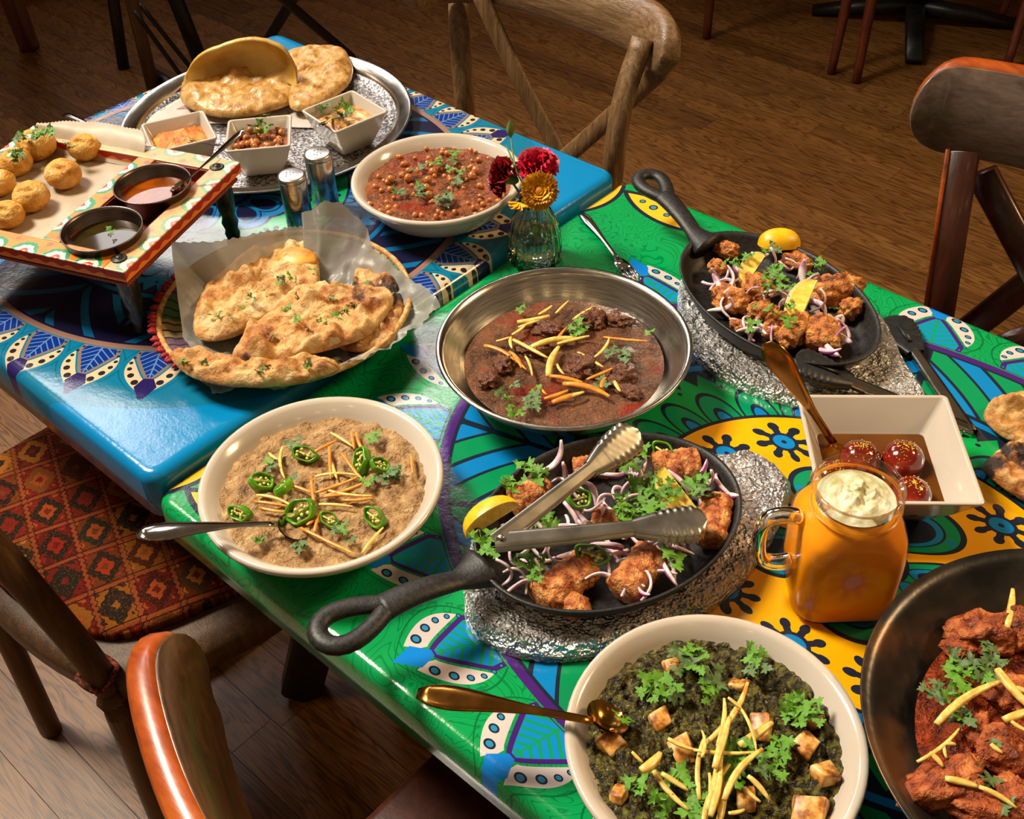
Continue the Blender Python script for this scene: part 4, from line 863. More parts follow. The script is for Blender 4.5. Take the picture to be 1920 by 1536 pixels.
# ---------------------------------------------------------------- square bowl of sweets in syrup
ang = radians(39.4); c = (-.260, .774)
square_bowl('large white square bowl holding dark sweet balls in syrup', c, ZG, ang, .0725, .038, .062)
M_syrup = mk('brown_syrup', [(84, 44, 8), (104, 58, 10)], 12, .06, 0, .02, coat=.5)
solo('syrup', MB().add(*loops([sq_loop(.0515, 0, .005)], False, True)), M_syrup, 'shallow brown syrup in the large square bowl', 'syrup', (c[0], c[1], .7785), (0, 0, ang))
M_gulab = mk('syrup_soaked_dough', [(.3, (74, 12, 6)), (.6, (126, 28, 12)), (.8, (146, 50, 22))], 22, .1, 0, .08, sss=.15, coat=.7)
M_pist = mk('pistachio_crumbs', [(190, 160, 30), (220, 190, 70)], 50, .5)
for i, (px, py, lab) in enumerate([(1612, 862, 'dark red sweet ball dusted with green crumbs, at the left of the square bowl'), (1692, 862, 'dark red sweet ball at the far right of the square bowl'), (1706, 930, 'dark red sweet ball topped with gold crumbs, nearest the bowl front'), (1560, 900, 'sweet ball half hidden behind the orange drink')]):
    V_, F_ = blob(.0200, .0200, .0180, .04, 1.2, 3, i); mb = MB().add(V_, F_); r = random.Random(i)
    t = thing('sweet_ball', lab, 'sweet', at(px, py, .785)); part('ball', mb, M_gulab, t)
    cm = MB()
    for k in range(70):
        a = r.random() * 6.28; q = abs(r.gauss(0, .42)); x, y = sin(q) * cos(a), sin(q) * sin(a); cm.add(*blob(.0007, .0006, .0004, .3, 1, 0, k), mat=Matrix.Translation((x * .0202, y * .0202, cos(q) * .0184)))
    part('crumbs', cm, M_pist, t, kind='stuff')
spoon('brass-toned spoon standing in the syrup of the square bowl', at(1562, 830, .782), at(1438, 642, .884), wide=.0165, mat=M_brass, bowl=at(1575, 880, .779), bw=.013, up=(-.6, .5, .6))

# ---------------------------------------------------------------- mason jar mug of mango drink
bc = at(1562, 1105, ZG); t = thing('jar_mug', 'glass jar mug of orange mango drink topped with white cream', 'mug', (bc.x, bc.y, ZG), radians(42))
def jar_loops(hs, inset=0):
    out = []
    for (h, z, q) in hs:   # q = 0 square .. 1 round
        h -= inset; R = (h * .38) * (1 - q) + h * q * .9999; out.append(sq_loop(h, z, R, 7))
    return out
HS = [(.034, .000, .3), (.039, .002, .2), (.0425, .008, .1), (.0435, .030, .05), (.0435, .070, .05), (.043, .090, .2), (.041, .100, .5), (.0375, .109, .9), (.036, .112, 1), (.0365, .1145, 1), (.0385, .1155, 1), (.0385, .118, 1), (.0365, .1195, 1), (.0365, .130, 1), (.0378, .132, 1), (.0378, .1335, 1), (.036, .135, 1)]
IN = [(h - .0035, max(z, .006), q) for h, z, q in HS[::-1]]; IN[0] = (.0345, .134, 1)
part('glass', MB().add(*loops(jar_loops(HS) + jar_loops([(.0345, .1345, 1), (.0335, .130, 1), (.0335, .119, 1)]), True, False)), M_thin, t)
hp = catmull([(-.043, 0, .098), (-.056, 0, .101), (-.070, 0, .096), (-.074, 0, .080), (-.072, 0, .055), (-.066, 0, .043), (-.054, 0, .040), (-.043, 0, .042)], 4)
part('handle', MB().add(*tube(hp, .0062, 12, 1.3, (0, 1, 0))), M_glass, t)
M_lassi = mk('mango_drink', [(.3, (238, 140, 6)), (.7, (248, 160, 18))], 18, .3, 0, .05, sss=.2)
LI = [(h - .0012, max(z, .0065), q) for h, z, q in HS[:9]] + [(.0318, .117, 1)]
part('drink', MB().add(*loops(jar_loops(LI), True, True)), M_lassi, t)
M_cream = mk('pistachio_cream', [(.3, (176, 168, 120)), (.6, (210, 204, 178)), (.8, (222, 218, 200))], 50, .5, 0, .5, 120, .003, sss=.2)
part('cream', MB().add(*disc(circle(.0322, 60), lambda x, y, tt, k: .1195 + .007 * (1 - tt * tt) + .0085 * fbm((x * 110, y * 110, 4), 4) * (1.05 - tt), 44)), M_cream, t)

# ---------------------------------------------------------------- fork on the green cloth
a = at(1090, 400, .7545); b = at(1178, 512, .7535); t = thing('fork', 'steel fork lying on the green cloth beside the flower vase', 'fork', tuple(a)); d = b - a; L_ = .155; d.z = 0; d.normalize(); s = Vector((-d.y, d.x, 0))
n = 14; pts = [d * (L_ * .70 * k / n) + Vector((0, 0, .002 * sin(pi * k / n))) for k in range(n + 1)]
part('handle', MB().add(*tube(pts, [.0065 * (.45 + .75 * sin(min(1, k / n * 4 + .2) * pi / 2)) * (1 - .62 * min(1, max(0, k / n - .12) / .5)) for k in range(n + 1)], 10, .35)), M_chrome, t)
h0 = d * (L_ * .69); part('head', MB().add(*strip([h0, h0 + d * .012, h0 + d * .026], [.006, .016, .019], [.002, .0018, .0016])), M_chrome, t)
for k in range(4): q = (k - 1.5) * .0052; part('tine', MB().add(*tube([h0 + d * .024 + s * q, h0 + d * .040 + s * q + Vector((0, 0, .001)), h0 + d * .058 + s * q * .9], [.0015, .0014, .0006], 6)), M_chrome, t)
# ---------------------------------------------------------------- big steel platter with fried breads
M_hammer, nt, bs = new_mat('hammered_steel'); co = mapping(nt); bs.inputs['Metallic'].default_value = .9
f = nz(nt, co, 260, 2, .5, .8); nt.links.new(ramp(nt, f, [(.42, (74, 68, 66)), (.52, (150, 146, 142)), (.62, (196, 193, 190))]), bs.inputs['Base Color']); bs.inputs['Roughness'].default_value = .34; bump(nt, bs, f, .5, .001)
c = (-1.264, .846); r0 = .206
t = thing('platter', 'large round steel platter holding fried breads and three small bowls', 'platter', (c[0], c[1], ZB))
part('rim', MB().add(*lathe([(.172, .0), (.178, .0008), (.186, .010), (.190, .0175), (.203, .0185), (.2055, .0205), (.207, .019), (.206, .0168), (.2035, .0165), (.192, .0155), (.188, .0085), (.1795, -.0)], 110, cap0=False)), M_steel, t)
part('base', MB().add(*lathe([(.0005, .0028), (.12, .0028), (.172, .0026), (.180, .0035), (.1885, .0125), (.1892, .0120), (.181, .0022), (.173, .0006), (.0005, .0006)], 110, cap0=False)), M_hammer, t)
M_liner = mk('printed_paper_liner', [(.3, (184, 176, 168)), (.60, (190, 184, 176)), (.66, (140, 24, 36)), (.72, (184, 176, 168))], 38, .6, 0, .2)
O = [at(x, y, ZB + .004) for x, y in ((268, 232), (330, 190), (400, 165), (520, 165), (640, 175), (720, 210), (700, 230), (640, 240), (560, 240), (480, 235), (400, 232), (330, 235))]
cx = sum(p.x for p in O) / 12; cy = sum(p.y for p in O) / 12
solo('paper_liner', MB().add(*slab([(p.x - cx, p.y - cy) for p in catmull(O, 4, True)], lambda x, y, t_, k: .0012 + .0012 * noise.noise(Vector((x * 40, y * 40, 0))) * t_, lambda x, y, t_, k: 0, 14)), M_liner, 'white paper with red print under the fried breads on the platter', 'paper', (cx, cy, ZB + .0040))
M_puri = mk('fried_bread', [(.2, (146, 96, 38)), (.42, (182, 136, 70)), (.62, (198, 156, 94)), (.85, (214, 180, 128))], 60, .36, 0, .6, 190, .0022, 5, sss=.12, coat=.1)
def bread(name, label, out, z, thick, amp, fr, mat, seed, cat='bread', puff=1.0, fine=.0008, edge=.35, rings=34, tilt=(0, 0)):
    P = catmull([at(x, y, z) for x, y in out], 11, True); n = len(P); cx = sum(p.x for p in P) / n; cy = sum(p.y for p in P) / n
    O = [((p.x - cx) * (1 + .012 * noise.noise(Vector((k * .9, seed, 0)))), (p.y - cy) * (1 + .012 * noise.noise(Vector((k * .9, seed, 5))))) for k, p in enumerate(P)]
    def top(x, y, t_, k):
        q = noise.noise(Vector((x * fr + seed, y * fr, seed * 2))); q2 = noise.noise(Vector((x * fr * 2.7, y * fr * 2.7, seed))) + .5 * (1 - 2.2 * abs(noise.noise(Vector((x * fr * 1.6, y * fr * 1.6, seed + 9)))))
        e = sqrt(max(0, 1 - t_ ** 6)); return thick * (.25 + .75 * e * puff) + amp * (max(0, q) * 1.5 + .45 * q2) * e + fine * noise.noise(Vector((x * 330, y * 330, seed))) + tilt[0] * x + tilt[1] * y
    def bot(x, y, t_, k): return thick * .12 * (t_ ** 4) + tilt[0] * x + tilt[1] * y
    return solo(name, MB().add(*slab(O, top, bot, rings)), mat, label, cat, (cx, cy, z))
bread('fried_bread', 'puffed fried bread lying flat at the front of the platter pile', [(340, 175), (352, 155), (400, 140), (440, 133), (500, 140), (553, 142), (562, 165), (548, 195), (505, 212), (460, 222), (410, 222), (365, 210), (343, 195)], .782, .016, .009, 30, M_puri, 3)
bread('fried_bread', 'crisp fried bread behind at the right of the platter pile', [(535, 115), (560, 98), (600, 94), (645, 100), (662, 130), (655, 160), (625, 185), (580, 208), (545, 205), (545, 165), (556, 140)], .784, .014, .009, 28, M_puri, 8)
# the folded-up half of the front bread
A = catmull([at(345, 172, .790), at(372, 160, .792), at(420, 148, .794), at(480, 148, .796), at(530, 155, .796), at(558, 168, .792)], 5)
B = catmull([at(344, 150, .800), at(368, 112, .832), at(420, 87, .850), at(478, 76, .856), at(530, 94, .846), at(556, 135, .815)], 5)
def fold(u, v, p): n_ = Vector((.50, -.53, .1)); return p + n_ * (-.030 * sin(pi * u) * sin(pi * v) ** 1 + .0035 * fbm(p * 30, 2)) + Vector((0, 0, .0012 * noise.noise(p * 160)))
V, F = loft(A, B, 16, fold); nv = len(V)
V2 = [v + Vector((-.006, .007, .002)) for v in V]; mb = MB().add(V, F).add(V2, [f[::-1] for f in F])
m_ = len(A); E = []
for i in range(m_ - 1): E.append((16 * m_ + i, 16 * m_ + i + 1, nv + 16 * m_ + i + 1, nv + 16 * m_ + i)); E.append((i + 1, i, nv + i, nv + i + 1))
for j in range(16): E.append((j * m_, (j + 1) * m_, nv + (j + 1) * m_, nv + j * m_)); E.append(((j + 1) * m_ + m_ - 1, j * m_ + m_ - 1, nv + j * m_ + m_ - 1, nv + (j + 1) * m_ + m_ - 1))
mb.add([], [])
base = 0; mb.f += E; mb.m += [0] * len(E); mb.sm += [True] * len(E)
M_puri2 = mk('fried_bread_inside', [(.3, (176, 132, 52)), (.6, (204, 166, 84)), (.8, (216, 186, 112))], 20, .36, 0, .4, 160, .002, sss=.15)
solo('fried_bread', mb, M_puri2, 'fried bread standing up in a curved fold behind the flat one', 'bread')
# small bowls: centres from their rims at z .822
for (cc, an, lab) in (((-1.269, .706), 1.15, 'small square white bowl of orange semolina at the left of the platter'), ((-1.179, .771), radians(49), 'small square white bowl of chickpeas in the middle, nearest the shakers'), ((-1.134, .884), radians(82), 'small square white bowl of potato curry at the right of the platter')):
    square_bowl(lab, cc, ZB + .0032, an, .0435, .0255, .051, .003)
M_halwa = mk('semolina_pudding', [(.3, (176, 88, 18)), (.6, (216, 132, 44)), (.8, (232, 160, 84))], 60, .45, 0, .6, 260, .002)
def heap(name, label, cc, z, an, half, amp, dome, mat, cat, seed):
    O = [(p[0], p[1]) for p in sq_loop(half, 0, .010, 6)]
    return solo(name, MB().add(*disc(catmull_flat(O), lambda x, y, t_, k: dome * (1 - t_ ** 2) + amp * fbm((x * 110 + seed, y * 110, seed), 3), 22)), mat, label, cat, (cc[0], cc[1], z), (0, 0, an))
def catmull_flat(O): return [(p[0], p[1]) for p in catmull([(o[0], o[1], 0) for o in O], 2, True)]
heap('semolina_pudding', 'orange semolina pudding with green crumbs in the left small bowl', (-1.269, .706), .803, 1.15, .0365, .003, .014, M_halwa, 'pudding', 1)
heap('chickpea_curry', 'chickpeas in brown gravy in the middle small bowl', (-1.179, .771), .806, radians(49), .0375, .002, .004, M_chana, 'curry', 2)
M_aloo = mk('potato_curry', [(.3, (150, 92, 34)), (.55, (206, 152, 78)), (.75, (222, 180, 116))], 60, .3, 0, .7, 130, .003, coat=.3)
heap('potato_curry', 'yellow potato curry in the right small bowl', (-1.134, .884), .806, radians(82), .0378, .003, .005, M_aloo, 'curry', 3)
r = random.Random(12)
for k in range(34):
    x, y = r.uniform(-.030, .030), r.uniform(-.030, .030); q = Matrix.Rotation(radians(49), 3, 'Z') @ Vector((x, y, 0))
    put('chickpea', pea, (-1.179 + q.x, .771 + q.y, .8105 + r.uniform(-.001, .003)), (r.random(), 0, r.random() * 3), 1.1, 'chickpea in the middle small bowl on the platter', 'chickpea', 'chickpeas in the small bowl')
leaves([(480, 238), (488, 232), (495, 242), (478, 248), (492, 228), (505, 236), (484, 226), (498, 215)], .816, 'coriander leaf heaped in the middle small bowl on the platter', 'coriander in the chickpea bowl', .010, .1, .9, 41)
leaves([(600, 205), (606, 198), (625, 210), (635, 200), (640, 215), (630, 225), (645, 222), (655, 208), (618, 195), (650, 198)], .816, 'coriander leaf heaped in the right small bowl on the platter', 'coriander in the potato bowl', .011, .1, .9, 42)
leaves([(335, 268), (345, 262), (325, 275), (318, 280), (340, 275), (355, 268), (350, 278)], .808, 'green herb crumb on the orange semolina', 'herbs on the semolina', .004, .3, .9, 43)
spoon('small steel spoon handle leaning out of the right small bowl', at(622, 222, .812), at(598, 236, .838), wide=.008, bowl=at(650, 205, .806), bw=.010)
spoon('thin dark spoon in the orange semolina bowl', at(352, 262, .812), at(418, 274, .834), wide=.004, mat=M_cup, bowl=at(336, 258, .806), bw=.008)

# ---------------------------------------------------------------- salt and pepper shakers
M_hole = plain('shaker_hole_black', (12, 12, 12), .8)
M_cap = steel_mat('pale_steel_cap', (214, 210, 204), .3, (1, 1, 1), .02)
for (p, lab, holes) in (((-1.0225, .7025), 'steel salt shaker nearer the naan basket', [(-.006, -.004), (-.006, 0), (-.006, .004), (-.002, .005), (.002, .003), (-.001, .0)]), ((-1.037, .757), 'steel pepper shaker farther back beside the small bowls', [(.004, .006), (0, .007), (-.004, .004), (0, 0), (.004, -.003), (0, -.006), (-.004, -.005)])):
    t = thing('shaker', lab, 'shaker', (p[0], p[1], ZB), .8)
    part('body', MB().add(*lathe([(.0165, 0), (.0172, .001), (.0172, .072), (.0165, .0735), (.0165, .0745)], 36)), M_steel, t)
    part('cap', MB().add(*lathe([(.0172, .0745), (.0174, .0755), (.0174, .0790), (.0166, .0806), (.0140, .0812), (.0003, .0815)], 36)), M_cap, t)
    hm = MB()
    for hx, hy in holes: hm.add(*lathe([(.0001, .0003), (.0009, .0003), (.0009, 0)], 8), mat=Matrix.Translation((hx, hy, .0813)))
    part('holes', hm, M_hole, t)

# ---------------------------------------------------------------- glass vase with three flowers
vb = at(1003, 486, ZG); t = thing('flower_vase', 'small fluted glass vase of water at the seam of the tables', 'vase', (vb.x, vb.y, ZG))
flute = lambda a, i: 1 + .045 * cos(16 * a)
pv = [(.026, 0), (.031, .001), (.0325, .006), (.0322, .022), (.0305, .040), (.0265, .058), (.0205, .070), (.0172, .076), (.0168, .082), (.0180, .084)]
part('glass', MB().add(*lathe(pv + [(.0160, .084), (.0148, .080), (.0150, .075), (.0185, .068), (.0245, .056), (.0285, .038), (.0300, .022), (.0300, .008), (.0005, .0065)], 96, wob=flute)), M_glass, t)
part('water', MB().add(*lathe([(.0005, .0068), (.0296, .0083), (.0296, .022), (.0287, .034), (.0280, .040), (.0005, .040)], 64, wob=lambda a, i: 1 + .04 * cos(16 * a), cap0=False)), M_water, t)
M_stem = mk('flower_stem', [(70, 100, 40), (104, 134, 62)], 50, .5)
M_car = mk('pink_carnation', [(.3, (150, 4, 34)), (.6, (206, 14, 58)), (.8, (228, 50, 96))], 90, .5, 0, .2, sss=.1)
M_red = mk('crimson_carnation', [(.3, (84, 2, 8)), (.6, (146, 6, 18)), (.8, (176, 20, 36))], 90, .5, 0, .2, sss=.1)
M_mum = mk('yellow_chrysanthemum', [(.3, (206, 130, 4)), (.6, (238, 176, 10)), (.8, (248, 204, 48))], 90, .5, 0, .2, sss=.1)
M_mumc = plain('chrysanthemum_centre', (176, 110, 6), .7)
def petal(L_, W_, ruf, seed, droop=0):
    n, m_ = 6, 7; V = []; F = []
    for i in range(n + 1):
        u = i / n; wv = W_ * (.25 + .95 * u) * (1 if u < .85 else .95)
        for j in range(m_ + 1):
            v = 2 * j / m_ - 1; z = ruf * u * sin(v * 9 + seed) * L_ * .5 + droop * u * u * L_; x = u * L_ * (1 - .10 * v * v) + (.07 * L_ * (j % 2) if i == n else 0)
            V.append((x, v * wv / 2, z))
    for i in range(n):
        for j in range(m_): q = i * (m_ + 1) + j; F.append((q, q + 1, q + m_ + 2, q + m_ + 1))
    return V, F
def bloom(label, p, nrm, R, mat, kind, seed, stem_to):
    t = thing('flower', label, 'flower', tuple(p)); Q = Vector(nrm).to_track_quat('Z', 'Y').to_matrix().to_4x4(); r = random.Random(seed); mb = MB()
    if kind == 'car':
        for ring, (nn, el, L_) in enumerate(((13, 5, 1.0), (12, 28, .92), (10, 50, .8), (8, 70, .66), (5, 84, .55))):
            for k in range(nn):
                a = 2 * pi * (k + .5 * (ring % 2) + r.uniform(-.2, .2)) / nn
                mb.add(*petal(R * L_ * r.uniform(.9, 1.1), R * .75, .28, r.random() * 6), mat=Q @ Matrix.Rotation(a, 4, 'Z') @ Matrix.Rotation(-radians(el + r.uniform(-8, 8)), 4, 'Y'))
    else:
        for ring, (nn, el, L_) in enumerate(((38, -2, 1.0), (36, 8, .97), (34, 16, .9), (30, 24, .80), (26, 33, .68), (20, 44, .54), (14, 58, .4))):
            for k in range(nn):
                a = 2 * pi * (k + .5 * (ring % 2)) / nn; mb.add(*petal(R * L_ * r.uniform(.88, 1.06), R * .13, .10, r.random() * 6, .05 + r.uniform(-.06, .06)), mat=Q @ Matrix.Rotation(a, 4, 'Z') @ Matrix.Rotation(-radians(el), 4, 'Y'))
    part('petals', mb, mat, t)
    if kind != 'car': part('centre', MB().add(*blob(R * .22, R * .22, R * .12, .2, 5, 3, 2), mat=Q @ Matrix.Translation((0, 0, R * .25))), M_mumc, t)
    else: part('calyx', MB().add(*lathe([(R * .08, -R * .75), (R * .24, -R * .6), (R * .3, -R * .1), (R * .2, 0)], 12), mat=Q), M_stem, t)
    S_ = Vector(stem_to) - Vector(p); part('stem', MB().add(*tube(catmull([Q @ Vector((0, 0, -R * .3)), Q @ Vector((0, 0, -R * .9)) * .5 + S_ * .35, S_], 5), .0014, 8)), M_stem, t)
top = Vector((vb.x, vb.y, .835)); inn = Vector((vb.x + .006, vb.y, .775))
bloom('pink-red carnation at the upper right of the vase', at(1006, 312, .868), (.0, -.25, 1), .0255, M_car, 'car', 2, inn)
bloom('deep red carnation drooping at the left of the vase', at(945, 332, .856), (-.62, -.62, .35), .0245, M_red, 'car', 5, inn)
bloom('yellow chrysanthemum facing out in front of the vase', at(1012, 358, .858), (.42, -.62, .55), .0225, M_mum, 'mum', 6, inn)
bp = at(957, 242, .900); t = thing('flower_bud', 'closed green bud on a long thin stem above the vase', 'flower', tuple(bp))
part('bud', MB().add(*lathe([(.001, -.010), (.004, -.006), (.0052, 0), (.0035, .006), (.0003, .012)], 14)), M_stem, t)
part('stem', MB().add(*tube(catmull([(0, 0, -.009), at(962, 290, .880) - bp, at(972, 330, .866) - bp, top - bp, inn - bp], 5), .0010, 8)), M_stem, t)
part('leaf', MB().add(*strip([at(972, 326, .868) - bp, at(962, 305, .874) - bp, at(949, 272, .886) - bp], [.003, .0035, .001], .0006)), M_stem, t)
t = thing('flower_bud', 'small yellow bloom hanging over the left rim of the vase', 'flower', tuple(at(975, 380, .842)))
mb = MB()
for k in range(9): mb.add(*petal(.014, .005, .06, k), mat=Matrix.Rotation(-2.3 + k * .3, 4, 'Z') @ Matrix.Rotation(.15 * (k % 3 - 1), 4, 'Y'))
part('petals', mb, M_mum, t)

# ---------------------------------------------------------------- painted snack stand on turned legs
zt = .868; C1 = at(232, 511, zt); U = (at(450, 303, zt) - C1); WD = U.length; U.normalize(); Vv = Vector((-U.y, U.x, 0))   # Vv points to far left
if Vv.x > 0: Vv = -Vv
ST = thing('snack_stand', 'low wooden serving stand painted orange with flower motifs, on four turned legs', 'stand', (C1.x, C1.y, zt), atan2(U.y, U.x))
# local frame: x along U (0..WD), y along the left normal
ysg = 1 if (Vector((-U.y, U.x, 0)) - Vv).length < .1 else -1
LEN = .305
def painted(name, base, worn=0):
    mt, nt, bs = new_mat(name); sp = nt.nodes.new('ShaderNodeSeparateXYZ'); nt.links.new(objco(nt), sp.inputs[0]); X = S(nt, sp.outputs[0]); Y = S(nt, sp.outputs[1]); Z = S(nt, sp.outputs[2])
    co = mapping(nt); wb = nz(nt, co, 60, 2) * .006 - .003
    c = mixc(nt, nz(nt, co, 30, 3) > .5, rgb(base), rgb(tuple(int(x * .92) for x in base)))
    xr = ((X / .042).fr() - .5) * .042; y2 = Y - .0135
    d = length(xr, y2) + wb + (S.op(xr * 520, 'SINE')).abs() * .0012
    for rr, cc in ((.0178, (18, 128, 80)), (.0128, (222, 208, 190)), (.0095, (176, 214, 190)), (.0068, (196, 42, 22)), (.003, (236, 150, 60))): c = mixc(nt, d < rr, c, rgb(cc))
    xs = (X / .042).fr() * .042 - .0; s1 = length(((X / .042 + .5).fr() - .5) * .042, Y + .006) + wb
    c = mixc(nt, s1 < .0040, c, rgb((214, 84, 20))); c = mixc(nt, s1 < .0018, c, rgb((96, 96, 120)))
    dots = vor(nt, co, 260); c = mixc(nt, (dots < .18) & (nz(nt, co, 18) > .56), c, rgb((110, 150, 130)))
    if worn: c = mixc(nt, nz(nt, co, 28, 5, .7) * worn, c, rgb((210, 196, 168)))  # pale mix paints window glare into the strip colour
    side = Z < -.0015
    sc_ = mixc(nt, Z < (X * 300).sin() * .0018 - .0085, rgb((168, 26, 10)), rgb((226, 128, 30))); c = mixc(nt, side, c, sc_)
    nt.links.new(c, bs.inputs['Base Color']); bs.inputs['Roughness'].default_value = .42; bump(nt, bs, nz(nt, co, 200, 3), .25, .001); return mt
M_pt = painted('painted_orange_strip', (214, 126, 14)); M_pt2 = painted('glare_paled_strip', (206, 134, 50), .6)
SW = .0265; TH = .014
def stripobj(x, y, L_, w_, rz, mat, label=None): return part('frame_strip', MB().add(*bbox(L_, w_, TH, (0, 0, -TH / 2), .0012), smooth=False), mat, ST, label, (x, y, 0), (0, 0, rz))
stripobj(WD / 2, ysg * SW / 2, WD, SW, pi if ysg > 0 else 0, M_pt2, 'strip paled by painted glare')
stripobj(WD / 2, ysg * .1150, WD - 2 * SW, SW * .9, 0 if ysg > 0 else pi, M_pt)
stripobj(WD / 2, ysg * (LEN - SW / 2), WD, SW, 0 if ysg > 0 else pi, M_pt)
stripobj(SW / 2, ysg * (LEN / 2), LEN - 2 * SW, SW, radians(90), M_pt)
stripobj(WD - SW / 2, ysg * (LEN / 2), LEN - 2 * SW, SW, radians(-90), M_pt2)
M_red_in = mk('red_notched_wood', [(.4, (70, 16, 8)), (.52, (150, 52, 20)), (.6, (196, 110, 40))], 1, .5, sc=(1, 1, 1)); 
_nt = M_red_in.node_tree; _sp = _nt.nodes.new('ShaderNodeSeparateXYZ'); _nt.links.new(objco(_nt), _sp.inputs[0])
_f = ((S(_nt, _sp.outputs[0]) + S(_nt, _sp.outputs[1])) * 260).fr(); _nt.links.new(mixc(_nt, _f < .45, rgb((150, 52, 24)), rgb((74, 20, 10))), _nt.nodes['Principled BSDF'].inputs['Base Color'])
part('tray_floor', MB().add(*bbox(WD - .01, LEN - .01, .004, (WD / 2, ysg * LEN / 2, -.022), .0005)).add(*bbox(WD - 2 * SW, .003, .018, (WD / 2, ysg * .103, -.011), .0002)).add(*bbox(WD - 2 * SW, .003, .018, (WD / 2, ysg * (SW + .001), -.011), .0002)).add(*bbox(.003, .076, .018, (SW + .001, ysg * .0650, -.011), .0002)).add(*bbox(.003, .076, .018, (WD - SW - .001, ysg * .0650, -.011), .0002)), M_red_in, ST)
M_leg = mk('green_black_turned_wood', [(.3, (14, 20, 16)), (.6, (30, 38, 28)), (.75, (90, 70, 40))], 26, .3, 0, .2, coat=.4)
hL = zt - TH - ZB - .001
for (x, y) in ((.020, .020), (WD - .020, .020), (.020, LEN - .020), (WD - .020, LEN - .020)):
    pr = [(.0085, -TH - hL), (.0095, -TH - hL + .006), (.0078, -TH - hL + .012), (.0105, -TH - hL + .022), (.0078, -TH - hL + .031), (.0108, -TH - hL + .040), (.0122, -TH - hL + .058), (.0118, -TH - .006), (.0112, -TH)]
    lg = part('leg', MB().add(*lathe(pr, 20, cap1=True)), M_leg, ST, None, (x, ysg * y, 0))
    part('bolt', MB().add(*lathe([(.0085, 0), (.0088, .0008), (.0075, .0016), (.0065, .0016), (.0045, .0012), (.0040, .0034), (.0004, .0038)], 16)), M_black, ST, None, (x, ysg * y, 0))
def local(x, y, z): return ST.matrix_basis @ Vector((x, ysg * y, z - zt))
bpy.context.view_layer.update()
# cups
for (x, y, lab, liq) in ((.052, .0625, 'dull steel dip cup of dark mint water, nearest the front corner of the stand', (50, 40, 14)), (.150, .0625, 'dull steel dip cup of orange tamarind sauce with a spoon in it', (140, 66, 10))):
    p = local(x, y, zt - .0198); t = thing('dip_cup', lab, 'cup', tuple(p))
    part('body', MB().add(*lathe([(.030, .0), (.036, .001), (.0405, .006), (.0435, .028), (.0450, .0292), (.0448, .0305), (.0435, .0302), (.0418, .027), (.0388, .0065), (.035, .0025), (.0004, .0022)], 56)), M_cup, t)
    ml, nt, bs = new_mat('dip_liquid'); co = mapping(nt); nt.links.new(ramp(nt, nz(nt, co, 25, 3, .5, 1), [(.35, tuple(int(q * .6) for q in liq)), (.65, liq)]), bs.inputs['Base Color']); bs.inputs['Roughness'].default_value = .05; bs.inputs['Specular IOR Level'].default_value = .22
    solo('dip_sauce', MB().add(*disc(circle(.0400, 48), lambda a, b, t_, k: 0, 6)), ml, ('dark mint water' if x < .1 else 'orange tamarind sauce') + ' in a steel dip cup of the stand', 'sauce', (p.x, p.y, p.z + .0145))
leaves([(205, 430), (208, 434), (202, 427)], .866, 'tiny herb crumb floating on the dark mint water', 'herbs on the mint water', .004, .5, .3, 51, .0)
spoon('steel spoon standing in the orange tamarind cup', at(342, 345, .872), at(457, 243, .925), wide=.0075, z_sag=0, bowl=at(322, 352, .8655), bw=.011)
# paper liner of the stand: flat on the boards, turned up at the far edge
pl = [(.030, .128), (WD - .03, .126), (WD + .0, .16), (WD + .0, .30)]
M_paper = mk('translucent_greaseproof_paper', [(.3, (158, 140, 118)), (.7, (178, 162, 142))], 12, .5, 0, .25, 60, .002)
M_paper.node_tree.nodes['Principled BSDF'].inputs['Transmission Weight'].default_value = .0
A = [local(.020 + (WD - .050) * k / 20, .124, zt - .0155) for k in range(21)]; B = [local(.020 + (WD - .050) * k / 20, .292, zt - .0155) for k in range(21)]
def crum(u, v, p): return p + Vector((0, 0, .001 * noise.noise(p * 60)))
mbp = MB().add(*loft(A, B, 20, crum))
A2 = [local(WD - .030, .124 + .168 * k / 60, zt - .0155) for k in range(61)]; B2 = [at(268 - 200 * k / 60, 246 - 14 * k / 60 - 10 * sin(pi * k / 60), zt + .012) + Vector((0, 0, .0014 * (k % 2))) for k in range(61)]
mbp.add(*loft(A2, B2, 14, lambda u, v, p: p + Vector((.004, .004, .010)) * sin(pi * v) + Vector((0, 0, .002 * noise.noise(p * 35)))))
solo('paper_liner', mbp, M_paper, 'greaseproof paper with a saw-tooth edge under the hollow puffs on the stand', 'paper')
M_puff = mk('fried_dough_puff', [(.2, (164, 98, 18)), (.45, (200, 142, 40)), (.66, (212, 162, 74)), (.85, (226, 196, 140))], 50, .55, 0, .8, 300, .003, 6)
M_fill = mk('puff_filling', [(.3, (206, 200, 176)), (.6, (226, 220, 200)), (.75, (120, 150, 60))], 90, .6, 0, .7, 200, .002)
